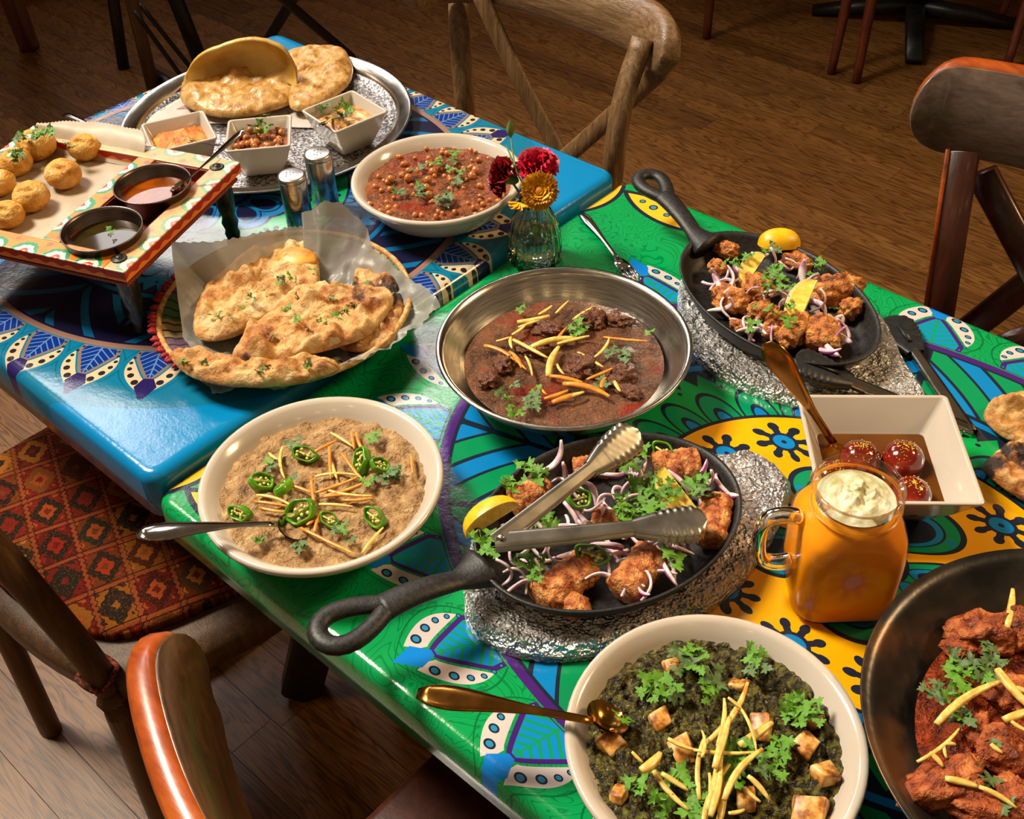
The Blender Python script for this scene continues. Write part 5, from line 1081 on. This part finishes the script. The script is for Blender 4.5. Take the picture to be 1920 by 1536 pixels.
for i, (px, py, lab, s, hole) in enumerate([(158, 276, 'fried dough puff at the far right corner of the stand, slit on top', 1.0, .5), (68, 272, 'fried dough puff at the far side, heaped with coriander sprigs', 1.15, 1), (30, 304, 'fried dough puff with white filling and a coriander tuft', 1.0, 1), (118, 326, 'fried dough puff in the middle of the row nearest the orange strip', 1.08, .5), (-2, 343, 'fried dough puff with an open top at the left picture edge', .95, 1), (58, 368, 'fried dough puff second from the front, cracked open', 1.08, .4), (14, 402, 'fried dough puff nearest the front of the stand', .95, .6)]):
    R = .0185 * s; p = at(px, py, zt - .0155 + R * .78)
    bm = bmesh.new(); bmesh.ops.create_icosphere(bm, subdivisions=4, radius=1); V_ = []
    for v in bm.verts:
        c_ = v.co; Dv = (Vector((.36, -.38, .85)) if hole < .7 else Vector((.1, -.1, 1))).normalized(); Dv.rotate(Euler((0, 0, -i * 1.1))); Tv = Vector((cos(-i * 1.1 + .6), sin(-i * 1.1 + .6), 0)); Tv = (Tv - Dv * Tv.dot(Dv)).normalized(); Nv = Dv.cross(Tv)
        dd = hypot(c_.dot(Tv), c_.dot(Nv) * (2.4 if hole < .7 else 1.1) + .12 * noise.noise(c_ * 5)); dent = max(0, 1 - dd / .55) if c_.dot(Dv) > 0 else 0
        k_ = 1 + .055 * fbm(c_ * 2.2 + Vector((i * 3, 0, 0)), 3) - .62 * dent ** .6 * max(.6, hole) * .7 + .06 * max(0, 1 - abs(dd - .6) / .12) * (c_.dot(Dv) > 0)
        V_.append((c_.x * R * 1.12 * k_, c_.y * R * 1.05 * k_, c_.z * R * .86 * k_))
    bm.verts.index_update(); F_ = [tuple(v.index for v in f.verts) for f in bm.faces]; bm.free()
    t = thing('dough_puff', lab, 'snack', tuple(p), i * 1.1); part('shell', MB().add(V_, F_), M_puff, t)
    if hole > .7: part('filling', MB().add(*blob(R * .42, R * .36, R * .22, .3, 2, 2, i)), M_fill, t, None, (-.1 * R, 0, R * .52))
leaves([(40, 252), (50, 255), (60, 262), (75, 250), (85, 245), (92, 243), (80, 258), (30, 258), (68, 255), (95, 250)], zt + .020, 'coriander sprig leaf on the far left puff', 'coriander on the far puff', .009, .2, .8, 61)
leaves([(28, 285), (34, 290), (22, 292), (38, 284)], zt + .020, 'coriander leaf on the white-filled puff', 'coriander on the white-filled puff', .008, .2, .8, 62)
leaves([(128, 270), (132, 276)], zt + .012, 'coriander leaf tucked into the far right puff', 'coriander in the slit puff', .008, .3, .8, 63)
a_ = at(122, 214, ZB + .004); b_ = at(150, 226, ZB + .004)
t = thing('fork', 'steel handle end poking out behind the saw-tooth paper', 'fork', tuple(a_)); part('handle', MB().add(*tube(catmull([(0, 0, 0), (b_ - a_), (b_ - a_) * 2.4], 5), [.004, .006, .0065, .006, .0055, .005, .0045, .004, .0035, .003, .003], 10, .35)), M_chrome, t)
# ---------------------------------------------------------------- woven basket, paper and garlic breads
c = (-.891, .572); zbk = ZB + .0005 if c[0] < -.797 else ZG
M_reed, nt, bs = new_mat('woven_reed'); sp = nt.nodes.new('ShaderNodeSeparateXYZ'); nt.links.new(objco(nt), sp.inputs[0]); X = S(nt, sp.outputs[0]); Y = S(nt, sp.outputs[1]); r_ = length(X, Y); th = Y.op('ARCTAN2', X)
co = mapping(nt); k = (th * (60 / (2 * pi))).fr(); kk = (th * (7 / (2 * pi)) + .2).fr()
c1 = mixc(nt, kk < .34, rgb((54, 96, 56)), rgb((96, 66, 92))); c1 = mixc(nt, kk > .7, c1, rgb((150, 128, 88))); c1 = mixc(nt, k < .22, c1, rgb((28, 34, 30)))
c1 = mixc(nt, r_ > .1375, c1, mixc(nt, (th * (90 / (2 * pi))).fr() < .5, rgb((176, 140, 84)), rgb((40, 92, 66))))
nt.links.new(c1, bs.inputs['Base Color']); bs.inputs['Roughness'].default_value = .7; bump(nt, bs, k + nz(nt, co, 200, 2), .5, .002)
BK = thing('bread_basket', 'round shallow woven basket with a red fringe, lined with paper and holding garlic breads', 'basket', (c[0], c[1], ZG + .0185))
rope = MB()
prof = []
for i in range(15):
    u = i / 14; rr = .055 + .082 * u; zz = .002 + .020 * u ** 2.2; prof.append((rr, zz + .0016 * (i % 2)))
part('body', MB().add(*lathe([(.001, .0), (.05, 0), (.10, .002), (.136, .018), (.141, .022), (.1405, .026)] + [(r__, z__ + .003) for r__, z__ in prof[::-1]] + [(.001, .004)], 120, cap0=False)), M_reed, BK)
part('rim', MB().add(*tube([(.1405 * cos(2 * pi * k / 72), .1405 * sin(2 * pi * k / 72), .0255 + .0006 * (k % 2)) for k in range(73)], .0034, 8, caps=False)), mk('plaited_rim', [(.4, (170, 120, 62)), (.6, (200, 160, 100))], 120, .7, 0, .5, 300), BK)
M_fr = mk('crimson_fringe', [(140, 10, 22), (190, 24, 46)], 60, .7)
ctr = at(330, 600, ZG + .04); a0 = atan2(ctr.y - c[1], ctr.x - c[0])
for k in range(26):
    a = a0 - .62 + 1.25 * k / 25; o = MB().add(*tube([(0, 0, 0), (.006, .001, .002), (.011, .0015 * sin(k * 2), .001)], [.0016, .0032, .0012], 7))
    part('tassel', o, M_fr, BK, None, (.1415 * cos(a), .1415 * sin(a), .026), (0, .15 * sin(k * 3), a + .35 * sin(k * 2.3)))
# crumpled paper in the basket
PO = [(322, 458, .850, 1), (400, 456, .850, 1), (470, 445, .834, 1), (530, 432, .820, 1), (573, 428, .816, 1), (566, 402, .842, 1), (600, 385, .858, 0), (650, 396, .850, 0), (690, 434, .828, 0), (697, 466, .815, 0), (740, 508, .806, 0), (790, 545, .802, 0), (826, 578, .798, 1), (795, 612, .790, 1), (750, 645, .786, 1), (690, 682, .788, 1), (640, 700, .789, 1), (560, 726, .786, 1), (480, 735, .782, 1), (398, 738, .780, 1), (385, 700, .786, 0), (345, 640, .792, 0), (334, 560, .815, 0), (326, 500, .842, 0)]
pts = []
for i, (x, y, z, zg) in enumerate(PO):
    x2, y2, z2, zg2 = PO[(i + 1) % len(PO)]
    for k in range(9): u = k / 9; p = at(x + (x2 - x) * u, y + (y2 - y) * u, z + (z2 - z) * u); pts.append((p, (k % 2) * .0022 if (zg and zg2) else .0))
pc = at(548, 600, .776); V = [pc]; nr = 40; n = len(pts); F = []
for i in range(1, nr + 1):
    t_ = i / nr
    for k, (p, zg) in enumerate(pts):
        q = pc.lerp(p, t_); base = p.z - pc.z
        q.z = pc.z + base * (t_ ** 4.2) + .004 * sin(t_ * pi) * noise.noise(Vector((p.x * 30, p.y * 30, 1)))
        cr = (.010 * noise.voronoi(Vector((q.x * 20, q.y * 20, 2)))[0][0] + .0045 * noise.voronoi(Vector((q.x * 55, q.y * 55, 2)))[0][0] - .006 + .003 * (1 - abs(noise.noise(Vector((q.x * 24, q.y * 24, 3)))) * 2.6) + .0035 * (1 - abs(noise.noise(Vector((q.x * 60, q.y * 60, 8)))) * 2.6)) * t_ * (1.2 if p.x > -.93 else .35); q.z += cr
        if i == nr and zg: q = q + (q - pc).normalized() * zg
        V.append(q)
for k in range(n):
    k2 = (k + 1) % n; F.append((0, 1 + k, 1 + k2))
    for i in range(nr - 1): F.append((1 + i * n + k, 1 + (i + 1) * n + k, 1 + (i + 1) * n + k2, 1 + i * n + k2))
M_wax, nt, bs = new_mat('waxed_paper'); co = mapping(nt)
nt.links.new(ramp(nt, nz(nt, co, 14, 3), [(.3, (160, 160, 156)), (.7, (180, 180, 176))]), bs.inputs['Base Color']); bs.inputs['Roughness'].default_value = .38
tr = nt.nodes.new('ShaderNodeBsdfTranslucent'); tr.inputs[0].default_value = rgb((176, 172, 160)); tp = nt.nodes.new('ShaderNodeBsdfTransparent'); mx = nt.nodes.new('ShaderNodeMixShader'); mx.inputs[0].default_value = .42; mx2 = nt.nodes.new('ShaderNodeMixShader'); mx2.inputs[0].default_value = .12
nt.links.new(bs.outputs[0], mx.inputs[1]); nt.links.new(tr.outputs[0], mx.inputs[2]); nt.links.new(mx.outputs[0], mx2.inputs[1]); nt.links.new(tp.outputs[0], mx2.inputs[2]); nt.links.new(mx2.outputs[0], nt.nodes['Material Output'].inputs['Surface'])
bump(nt, bs, nz(nt, co, 45, 4, .6, .5), .25, .004)
solo('waxed_paper', MB().add(V, F), M_wax, 'crumpled waxed paper with saw-tooth edges lining the bread basket', 'paper')
def naan_mat(name, burn=.0, seed=0):
    mt, nt, bs = new_mat(name); co = mapping(nt, loc=(seed, 0, 0))
    f = ((nz(nt, co, 34, 7, .65) - .5) * 2.0 + .5).cl(); c = ramp(nt, f, [(.12, (140, 74, 22)), (.36, (188, 128, 60)), (.58, (206, 162, 98)), (.85, (224, 196, 144))])
    g = nz(nt, mapping(nt, loc=(seed * 3, 2, 0)), 17, 4, .65); c = mixc(nt, ((g - .585 + burn) * 9).cl() * .8, c, rgb((150, 76, 24))); c = mixc(nt, ((g - .66 + burn) * 14).cl(), c, rgb((40, 22, 16)))
    h = nz(nt, mapping(nt, loc=(seed * 5, 1, 0)), 55, 3, .6); c = mixc(nt, ((h - .66) * 30).cl() * .5, c, rgb((240, 226, 190)))
    nt.links.new(c, bs.inputs['Base Color']); bs.inputs['Roughness'].default_value = .42; bs.inputs['Subsurface Weight'].default_value = .08; bs.inputs['Subsurface Scale'].default_value = .4; bs.inputs['Subsurface Radius'].default_value = (.01, .006, .003)
    bump(nt, bs, nz(nt, co, 120, 6, .65), .9, .005); return mt
MN = [naan_mat('garlic_bread_crust', .0, 0), naan_mat('browned_bread_crust', .06, 4.2), naan_mat('charred_bread_crust', .15, 8.8)]
bread('naan', 'charred garlic bread at the right of the basket, tip blackened', [(664, 528), (668, 508), (680, 494), (700, 490), (730, 510), (750, 545), (757, 585), (750, 620), (730, 648), (690, 662), (640, 656), (640, 630), (690, 610), (712, 580), (690, 555), (660, 560)], .790, .009, .011, 42, MN[2], 5, rings=26, fine=.001)
bread('naan', 'large garlic bread at the left of the basket under the puffed bubble', [(367, 632), (366, 590), (385, 545), (415, 518), (450, 498), (475, 482), (515, 462), (550, 455), (590, 452), (599, 500), (596, 550), (560, 572), (520, 590), (480, 612), (445, 632), (400, 642)], .797, .010, .014, 34, MN[0], 2, rings=30, fine=.0012)
bread('naan', 'broad garlic bread lying over the middle of the basket', [(437, 668), (455, 648), (468, 618), (510, 592), (555, 548), (600, 538), (640, 545), (700, 545), (737, 556), (728, 590), (690, 632), (640, 652), (580, 668), (520, 680), (470, 682)], .803, .011, .016, 36, MN[1], 7, rings=30, fine=.0012)
bread('naan', 'long narrow garlic bread hanging over the front rim of the basket', [(320, 672), (335, 663), (370, 668), (410, 678), (470, 682), (540, 682), (600, 678), (632, 684), (634, 696), (600, 710), (540, 724), (460, 728), (400, 722), (350, 704)], .796, .011, .012, 40, MN[0], 11, rings=22, fine=.0012)
solo('naan_bubble', MB().add(*blob(.024, .018, .008, .12, 1.2, 3, 4)), mk('toasted_bubble', [(.3, (186, 112, 20)), (.55, (222, 166, 70)), (.8, (230, 188, 108))], 22, .4, 0, .3, 120), 'golden puffed bubble on the top corner of the left garlic bread', 'bread', at(556, 484, .808), (0, 0, .5))
leaves([(395, 590), (410, 592), (430, 590), (470, 555), (478, 562), (465, 560), (520, 530), (530, 522), (545, 520), (555, 525), (540, 575), (600, 600), (610, 604), (632, 590), (640, 585), (648, 580), (655, 570), (620, 610), (575, 615), (505, 628), (512, 632), (560, 560), (585, 505), (590, 515), (450, 575), (600, 570), (555, 600), (665, 575), (625, 560), (500, 540)], .815, 'chopped coriander on the garlic breads in the basket', 'coriander on the breads', .0062, .55, .9, 71, .002)
leaves([(340, 676), (348, 680), (385, 678), (490, 690), (500, 686), (510, 692), (482, 695), (580, 682), (575, 688), (672, 540), (678, 548), (685, 530)], .808, 'chopped coriander on the outer garlic breads of the basket', 'coriander on the outer breads', .006, .5, .9, 72, .002)
bread('naan', 'browned bread wedge at the right picture edge, the farther one', [(1843, 785), (1852, 765), (1872, 752), (1905, 744), (1960, 742), (2010, 770), (2005, 830), (1950, 848), (1900, 832), (1865, 812)], ZG + .006, .012, .018, 38, MN[1], 21, rings=22)
bread('naan', 'pointed bread wedge at the right picture edge, the nearer one', [(1840, 880), (1858, 862), (1890, 842), (1925, 828), (1990, 830), (2020, 900), (2000, 950), (1940, 950), (1895, 928), (1860, 902)], ZG + .007, .013, .018, 38, MN[2], 25, rings=22)

# ---------------------------------------------------------------- chairs
def crest(pts, h, th, up=(0, 0, 1), bev=.3, n=6, taper=.0):
    """bent back board with rounded ends; pts in plan at mid height"""
    P = catmull(pts, n); m_ = len(P); L_ = sum((P[i + 1] - P[i]).length for i in range(m_ - 1)); s = 0; hs = []; 
    for i in range(m_):
        if i: s += (P[i] - P[i - 1]).length
        e = min(s, L_ - s) / (h / 2); hs.append(h * (sqrt(max(.03, 1 - (1 - min(1, e)) ** 2))))
    # refine the ends
    return strip(P, th, hs, up, bev)
def fine_path(pts, n=7, endn=8, endl=.05):
    P = catmull(pts, n); a, b = P[0], P[1]; out = [a.lerp(b, (k / endn) ** 1.6) for k in range(endn)] + P[1:-1]; a, b = P[-1], P[-2]
    return out + [a.lerp(b, (k / endn) ** 1.6) for k in range(endn, -1, -1)]
def crest2(pts, h, th, up=(0, 0, 1), bev=.3):
    P = fine_path(pts, 5, 9); m_ = len(P); d = [0]
    for i in range(1, m_): d.append(d[-1] + (P[i] - P[i - 1]).length)
    L_ = d[-1]; hs = [h * sqrt(max(.004, 1 - (1 - min(1, min(x, L_ - x) / (h * .5))) ** 2)) for x in d]
    return strip(P, th, hs, up, bev)
# weathered cross-back chair behind the blue table
t = thing('dining_chair', 'weathered oak cross-back chair behind the blue table', 'chair', (-1.10, 1.30, 0)); o0 = Vector((-1.10, 1.30, 0))
def rel(p): return Vector(p) - o0
pr_t = at(1205, 72, .850); pr_b = at(1148, 335, .655); d_ = (pr_b - pr_t); pr_f = pr_t + d_ * ((.85 - 0) / (.85 - .655))
pr_f = Vector((pr_b.x, pr_b.y + .03, 0))
def post(a, b, c_, r1, mat, fl=.8, nm='back_post'): part(nm, MB().add(*tube(catmull([rel(a), rel(b), rel(c_)], 6), r1, 14, fl)), mat, t)
post(pr_t, pr_b, pr_f, .0172, M_weather, .75)
pl_t = Vector((pr_t.x - .355, pr_t.y + .005, .852)); pl_b = at(872, 205, .640); 
pl_t = at(860, -20, .800); pl_t = pl_b + (pl_t - pl_b) * ((.852 - .640) / (pl_t.z - .640)); post(pl_t, pl_b, (pl_b.x, pl_b.y + .03, 0), .0172, M_weather, .75)
part('cross_slat', MB().add(*strip(catmull([rel(at(895, -20, .835)), rel(at(965, 130, .72)), rel(at(1042, 275, .60)), rel(at(1110, 400, .50))], 5), .030, .012, (.1, -.9, .1))), M_weather, t)
part('cross_slat', MB().add(*strip(catmull([rel(at(1243, 128, .815)), rel(at(1150, 215, .70)), rel(at(1060, 295, .61)), rel(at(930, 400, .50))], 5), .028, .012, (.1, -.9, .1))), M_weather, t)
cp = [at(1247, 118, .838), at(1210, 66, .842), at(1130, 26, .845), at(1040, -6, .845), at(950, -30, .845), at(870, -42, .845), at(800, -36, .845), at(755, -5, .842)]
part('top_rail', MB().add(*crest2([rel(p) + Vector((0, .012, 0)) for p in cp], .084, .030, (0, .22, 1), .3)), M_weather_x, t)
part('seat', MB().add(*bbox(.42, .40, .035, (0, -.235, .45), .012, 3)), M_weather, t)
for sx in (-.17, .17): part('leg', MB().add(*tube([(sx, -.40, .435), (sx * 1.1, -.43, 0)], .017, 12)), M_weather, t)
# dark chair behind the green table at the right
t = thing('dining_chair', 'reddish dark wooden chair with a broad rounded back board behind the green table', 'chair', (-.33, 1.33, 0)); o0 = Vector((-.33, 1.33, 0))
p0 = at(1708, 212, .850)
cr = [p0, at(1760, 205, .850), at(1850, 218, .850), at(1960, 240, .850)]; _d = (cr[3] - cr[2]).normalized(); cr += [cr[3] + _d * .12 + Vector((0, -.004, 0)), cr[3] + _d * .22 + Vector((0, -.016, 0)), cr[3] + _d * .31 + Vector((0, -.034, 0))]
part('rail_face', MB().add(*crest2([rel(p) for p in cr], .1135, .004, (.0, .12, 1), .2)), [M_face], t, 'dark worn face')
edge = MB().add(*crest2([rel(p) + Vector((-.001, .0215, .002)) for p in cr], .115, .026, (.0, .12, 1), .3)); part('top_rail', edge, M_orange, t, 'orange board, warm edge light in its colour')  # board coloured orange for its warm-lit top edge
ptop = at(1800, 285, .800) + Vector((0, .012, 0)); pbot = at(1762, 585, .560); 
part('back_post', MB().add(*strip([rel(ptop), rel(pbot), rel((pbot.x + .0, pbot.y + .03, 0))], .026, .040, (.9, .35, .0), .15)), M_mahog, t)
oe = Vector((-.0185, -.0065, 0)); part('post_edge', MB().add(*strip([rel(ptop) + oe, rel(pbot) + oe], .030, .006, (.9, .35, .0), .2)), M_orange, t, 'warm-lit edge painted orange')  # orange strip colours the warm-lit side of the post
part('cross_slat', MB().add(*strip([rel(at(1832, 330, .760)) + Vector((0, .012, 0)), rel(at(1945, 520, .62)), rel(at(2060, 720, .48))], .040, .016, (.1, -1, .1), .2)), M_mahog, t)
part('seat', MB().add(*bbox(.42, .40, .035, (.03, -.20, .45), .012, 3)), M_mahog, t)
pq = cr[-2] + Vector((-.02, .014, -.05)); part('back_post', MB().add(*strip([rel(pq), rel((pq.x, pq.y + .01, .56)), rel((pq.x, pq.y + .03, 0))], .026, .040, (.9, .35, .0), .15)), M_mahog, t)
part('cross_slat', MB().add(*strip([rel(pq) + Vector((-.02, 0, -.03)), rel(at(1945, 520, .62)) + Vector((0, .012, 0)), rel((pbot.x + .02, pbot.y + .01, .50))], .040, .014, (.1, -1, .1), .2)), M_mahog, t)
part('seat_back_rail', MB().add(*strip([rel(at(1880, 648, .50)), rel(at(1990, 600, .50))], .03, .03)), M_mahog, t)
for sx in (-.17, .17): part('leg', MB().add(*tube([(sx, -.36, .435), (sx * 1.1, -.39, 0)], .016, 12)), M_mahog, t)
# chair at the front left with a woven seat pad
M_kilim, nt, bs = new_mat('kilim_weave'); sp = nt.nodes.new('ShaderNodeSeparateXYZ'); nt.links.new(mapping(nt, rot=(0, 0, radians(22))), sp.inputs[0]); X = S(nt, sp.outputs[0]); Y = S(nt, sp.outputs[1])
zzg = ((X * 110).fr() - .5).abs() * .006
gx = X / .066; gy = (Y + zzg) / .050
def cell(a, b): n = nt.nodes.new('ShaderNodeTexWhiteNoise'); n.noise_dimensions = '2D'; cb = nt.nodes.new('ShaderNodeCombineXYZ'); nt.links.new(a.k, cb.inputs[0]); nt.links.new(b.k, cb.inputs[1]); nt.links.new(cb.outputs[0], n.inputs[0]); return S(nt, n.outputs[0])
ux = (gx.fr() - .5).abs() * 2; uy = (gy.fr() - .5).abs() * 2; cv = cell(gx.fl(), gy.fl()); cv2 = cell(gx.fl() + 13.0, gy.fl() + 5.0)
c1 = ramp(nt, cv, [(.0, (70, 16, 10)), (.3, (124, 24, 12)), (.55, (96, 34, 12)), (.8, (140, 80, 20))]); 
c2 = ramp(nt, cv2, [(.0, (34, 20, 12)), (.35, (26, 34, 24)), (.65, (168, 100, 26)), (.9, (60, 16, 10))])
c3 = ramp(nt, cell(gx.fl() + 3.0, gy.fl() + 31.0), [(.0, (172, 104, 34)), (.5, (150, 28, 14)), (.8, (28, 28, 22))])
hx = (ux + uy); c = mixc(nt, hx < .95, c1, c2); blk = ((gx * 3).fr() < .5) & ((gy * 3).fr() < .5)
c = mixc(nt, (hx > 1.15) & blk, c, c3); c = mixc(nt, hx < .5, c, c3); c = mixc(nt, hx < .22, c, c1)
c = mixc(nt, (ux > .93) | (uy > .92), c, rgb((140, 66, 30))); c = mixc(nt, ((ux - .86).abs() < .03) | ((uy - .84).abs() < .03), c, rgb((60, 14, 10)))
wv = nz(nt, mapping(nt, (1, 1, 1)), 420, 2); c = mixc(nt, (wv > .58) * .5, c, rgb((120, 62, 28))); c = mixc(nt, nz(nt, mapping(nt), 25, 3) * .55, c, rgb((30, 10, 6)))
nt.links.new(c, bs.inputs['Base Color']); bs.inputs['Roughness'].default_value = .9; bs.inputs['Specular IOR Level'].default_value = .1; bump(nt, bs, wv, .6, .002)
t = thing('dining_chair', 'dark oak chair at the front of the blue table, seen from behind', 'chair', (-1.075, .40, 0)); o0 = Vector((-1.075, .40, 0))
so = [(-1.335, .30), (-1.325, .50), (-1.30, .66), (-.86, .66), (-.822, .45), (-.840, .34), (-.875, .245), (-.96, .205), (-1.10, .190), (-1.25, .205), (-1.32, .235)]
O = [(p.x - o0.x, p.y - o0.y) for p in catmull([(a, b, 0) for a, b in so], 5, True)]
part('seat_frame', MB().add(*slab(O, lambda x, y, tt, k: .440 - .004 * tt ** 8, lambda x, y, tt, k: .398, 6)), M_darkchair, t)
so2 = [(-1.325, .30), (-1.320, .50), (-1.295, .655), (-.90, .655), (-.868, .47), (-.885, .37), (-.925, .275), (-.99, .235), (-1.10, .215), (-1.24, .225), (-1.31, .245)]
O2 = catmull([(a, b, 0) for a, b in so2], 5, True); cxs = sum(p.x for p in O2) / len(O2); cys = sum(p.y for p in O2) / len(O2)
solo('seat_pad', MB().add(*slab([(p.x - cxs, p.y - cys) for p in O2], lambda x, y, tt, k: .014 + .010 * (1 - tt ** 6) + .0015 * noise.noise(Vector((x * 18, y * 18, 0))), lambda x, y, tt, k: .0, 14)), M_kilim, 'red and ochre kilim-patterned seat pad on the dark oak chair', 'cushion', (cxs, cys, .4405))
for (px_, py_, tx, ty) in ((-.905, .222, -.93, .165), (-1.235, .215, -1.24, .16)):
    part('back_post', MB().add(*tube(catmull([rel((px_, py_ - .012, 0)), rel((px_, py_, .30)), rel((px_, py_, .46)), rel((tx, ty + .02, .72)), rel((tx, ty, .86))], 5), .0205, 14, .8)), M_darkchair, t)
for (px_, py_) in ((-.90, .60), (-1.25, .60)): part('leg', MB().add(*tube([rel((px_, py_, .40)), rel((px_ + .02, py_ + .02, 0))], .019, 12)), M_darkchair, t)
part('top_rail', MB().add(*crest2([rel(p) for p in ((-.90, .155, .86), (-.98, .135, .87), (-1.09, .125, .872), (-1.2, .135, .87), (-1.28, .155, .86))], .07, .025)), M_darkchair, t)
for xs in (-1.235,): part('stretcher', MB().add(*tube([rel((xs, .215, .20)), rel((xs, .60, .20))], .010, 10)), M_darkchair, t)
M_tie = mk('orange_tie_cord', [(.4, (150, 54, 20)), (.6, (50, 20, 14))], 260, .8, 0, .5)
for (px_, py_) in ((-.905, .222), (-1.235, .215)):
    solo('tie_cord', MB().add(*tube([(px_ + .024 * cos(a), py_ + .022 * sin(a), .448 + .006 * sin(3 * a)) for a in [2 * pi * k / 28 for k in range(29)]], .0035, 8, caps=False)), M_tie, 'seat pad tie cord around the %s back post of the dark oak chair' % ('right' if px_ > -1 else 'left'), 'cord')
# chair close to the camera with an orange bent back board
t = thing('dining_chair', 'orange lacquered chair nearest the camera, its bent back board seen edge-on', 'chair', (-.38, .20, 0)); o0 = Vector((-.38, .20, 0))
a1 = at(288, 1185, .865); a2 = at(262, 1270, .870); a3 = at(300, 1400, .875); a4 = at(375, 1560, .880)
cp = [at(288, 1166, .855), at(262, 1215, .860), at(272, 1320, .862), at(328, 1490, .862), at(440, 1700, .862)]
cdn = Vector((-.12, -.28, 1))
part('top_rail', MB().add(*crest2([rel(p) + Vector((.006, .012, -.049)) for p in cp], .104, .024, cdn, .2)), M_orange, t)
part('rail_face', MB().add(*crest2([rel(p) + Vector((.0165, .0200, -.048)) for p in cp], .100, .006, cdn, .25)), M_face2, t, 'worn brown front face')
part('back_post', MB().add(*strip([rel(at(350, 1380, .78)), rel(at(350, 1380, .78)) + Vector((.0, .02, -.36)), rel(at(350, 1380, .78)) + Vector((0, .02, -.78))], .03, .03)), M_mahog, t)
part('seat', MB().add(*bbox(.40, .38, .035, (.05, .10, .44), .012, 3)), M_mahog, t)
for sx, sy in ((-.12, .26), (.2, .26), (.2, -.06)): part('leg', MB().add(*tube([(sx, sy, .43), (sx * 1.1, sy + .02, 0)], .016, 12)), M_mahog, t)

# ---------------------------------------------------------------- far background furniture
def stickleg(nm, pts, r1, mat, tt, **k): return part(nm, MB().add(*tube(catmull([p - tt.location for p in pts], 4), r1, 10)), mat, tt, **k)
# folding high chair with black legs and thin rods
t = thing('folding_stand', 'black folding stand with crossed thin rods in the dark behind the platter', 'stand', at(300, 120, 0))
stickleg('leg', [at(232, 128, .0), at(232, 128, .0) + Vector((-.03, .12, .75))], .018, M_black, t)
stickleg('leg', [at(288, 168, .0), at(288, 168, .0) + Vector((-.02, .03, .78))], .020, M_darkchair, t, label='brownish leg')
stickleg('leg', [at(378, 120, .0), at(378, 120, .0) + Vector((-.14, -.05, .75))], .024, M_black, t)
stickleg('rod', [at(252, 22, .32), at(352, 160, .04)], .007, M_black, t); stickleg('rod', [at(262, 8, .34), at(368, 140, .06)], .007, M_black, t)
part('foot', MB().add(*bar(at(285, 135, .02) - t.location, at(330, 165, .02) - t.location, .03, .03)), M_black, t)
t = thing('folding_stand', 'black crossed legs at the top edge beyond the fried breads', 'stand', at(545, 20, 0))
stickleg('leg', [at(498, 82, .0), at(560, -20, .25), at(590, -80, .40)], .016, M_black, t); stickleg('leg', [at(660, 108, .0), at(545, 10, .25), at(480, -50, .40)], .014, M_black, t)
# wooden stool with round seat, far left
t = thing('stool', 'round orange-brown wooden stool at the top left corner', 'stool', at(60, 95, 0))
stickleg('leg', [at(55, 88, .0), at(30, 20, .20), at(5, -50, .40)], .032, M_redwood, t)
q = at(95, -45, .0); part('seat', MB().add(*lathe([(.001, 0), (.20, 0), (.215, .012), (.215, .030), (.20, .04), (.001, .04)], 50), mat=Matrix.Translation(Vector((q.x, q.y, 0)) - t.location + Vector((0, 0, .05)))), M_redwood, t)
for dx, dy in ((.1, .1), (-.1, .1), (-.1, -.1)): part('leg', MB().add(*tube([Vector((q.x + dx, q.y + dy, .06)) - t.location, Vector((q.x + dx, q.y + dy, 0)) - t.location], .02, 8)), M_redwood, t)
# bentwood chairs and black table foot, top right
def bent(label, feet, seat):
    t = thing('bentwood_chair', label, 'chair', at(*feet[0][:2], 0))
    cxx = Vector((seat[0], seat[1], .45))
    for f_ in feet:
        a = at(f_[0], f_[1], 0); b = cxx + (a - cxx) * .80; b.z = .45
        stickleg('leg', [a, a.lerp(b, .5) + (a - cxx).normalized() * -.02, b], [.0125, .013, .014, .015, .016, .017, .018, .019, .020], M_redwood, t)
    part('seat', MB().add(*lathe([(.001, .43), (.19, .43), (.20, .44), (.20, .455), (.19, .465), (.001, .465)], 40), mat=Matrix.Translation(Vector((seat[0], seat[1], 0)) - Vector((t.location.x, t.location.y, 0)))), M_redwood, t)
s1 = at(1570, 20, 0); bent('reddish bentwood chair at the top right, nearest the dark chair', [(1558, 138), (1605, 155)], (s1.x + .05, s1.y + .15))
bent('dark bentwood chair at the top, left of the other background chairs', [(1325, 72)], (at(1325, 0, 0).x - .05, at(1325, 0, 0).y + .1))
bent('reddish bentwood chair in the top right corner above the back board', [(1885, 132), (1873, 42)], (at(1900, -60, 0).x + .1, at(1900, -60, 0).y + .15))
pc = at(1710, 40, 0); t = thing('cafe_table', 'dark table on a black iron cross foot in the far right background', 'table', pc)
for a in (.5, 2.1, 3.6, 5.2): part('foot_bar', MB().add(*strip([(0, 0, .05), (.16 * cos(a), .16 * sin(a), .035), (.31 * cos(a), .31 * sin(a), .012)], [.06, .055, .05], [.05, .04, .02])), M_black, t)
part('column', MB().add(*tube([(0, 0, .04), (0, 0, .72)], .035, 14)), M_black, t)
part('tabletop', MB().add(*bbox(.7, .7, .03, (0, 0, .735), .005)), M_mahog, t)
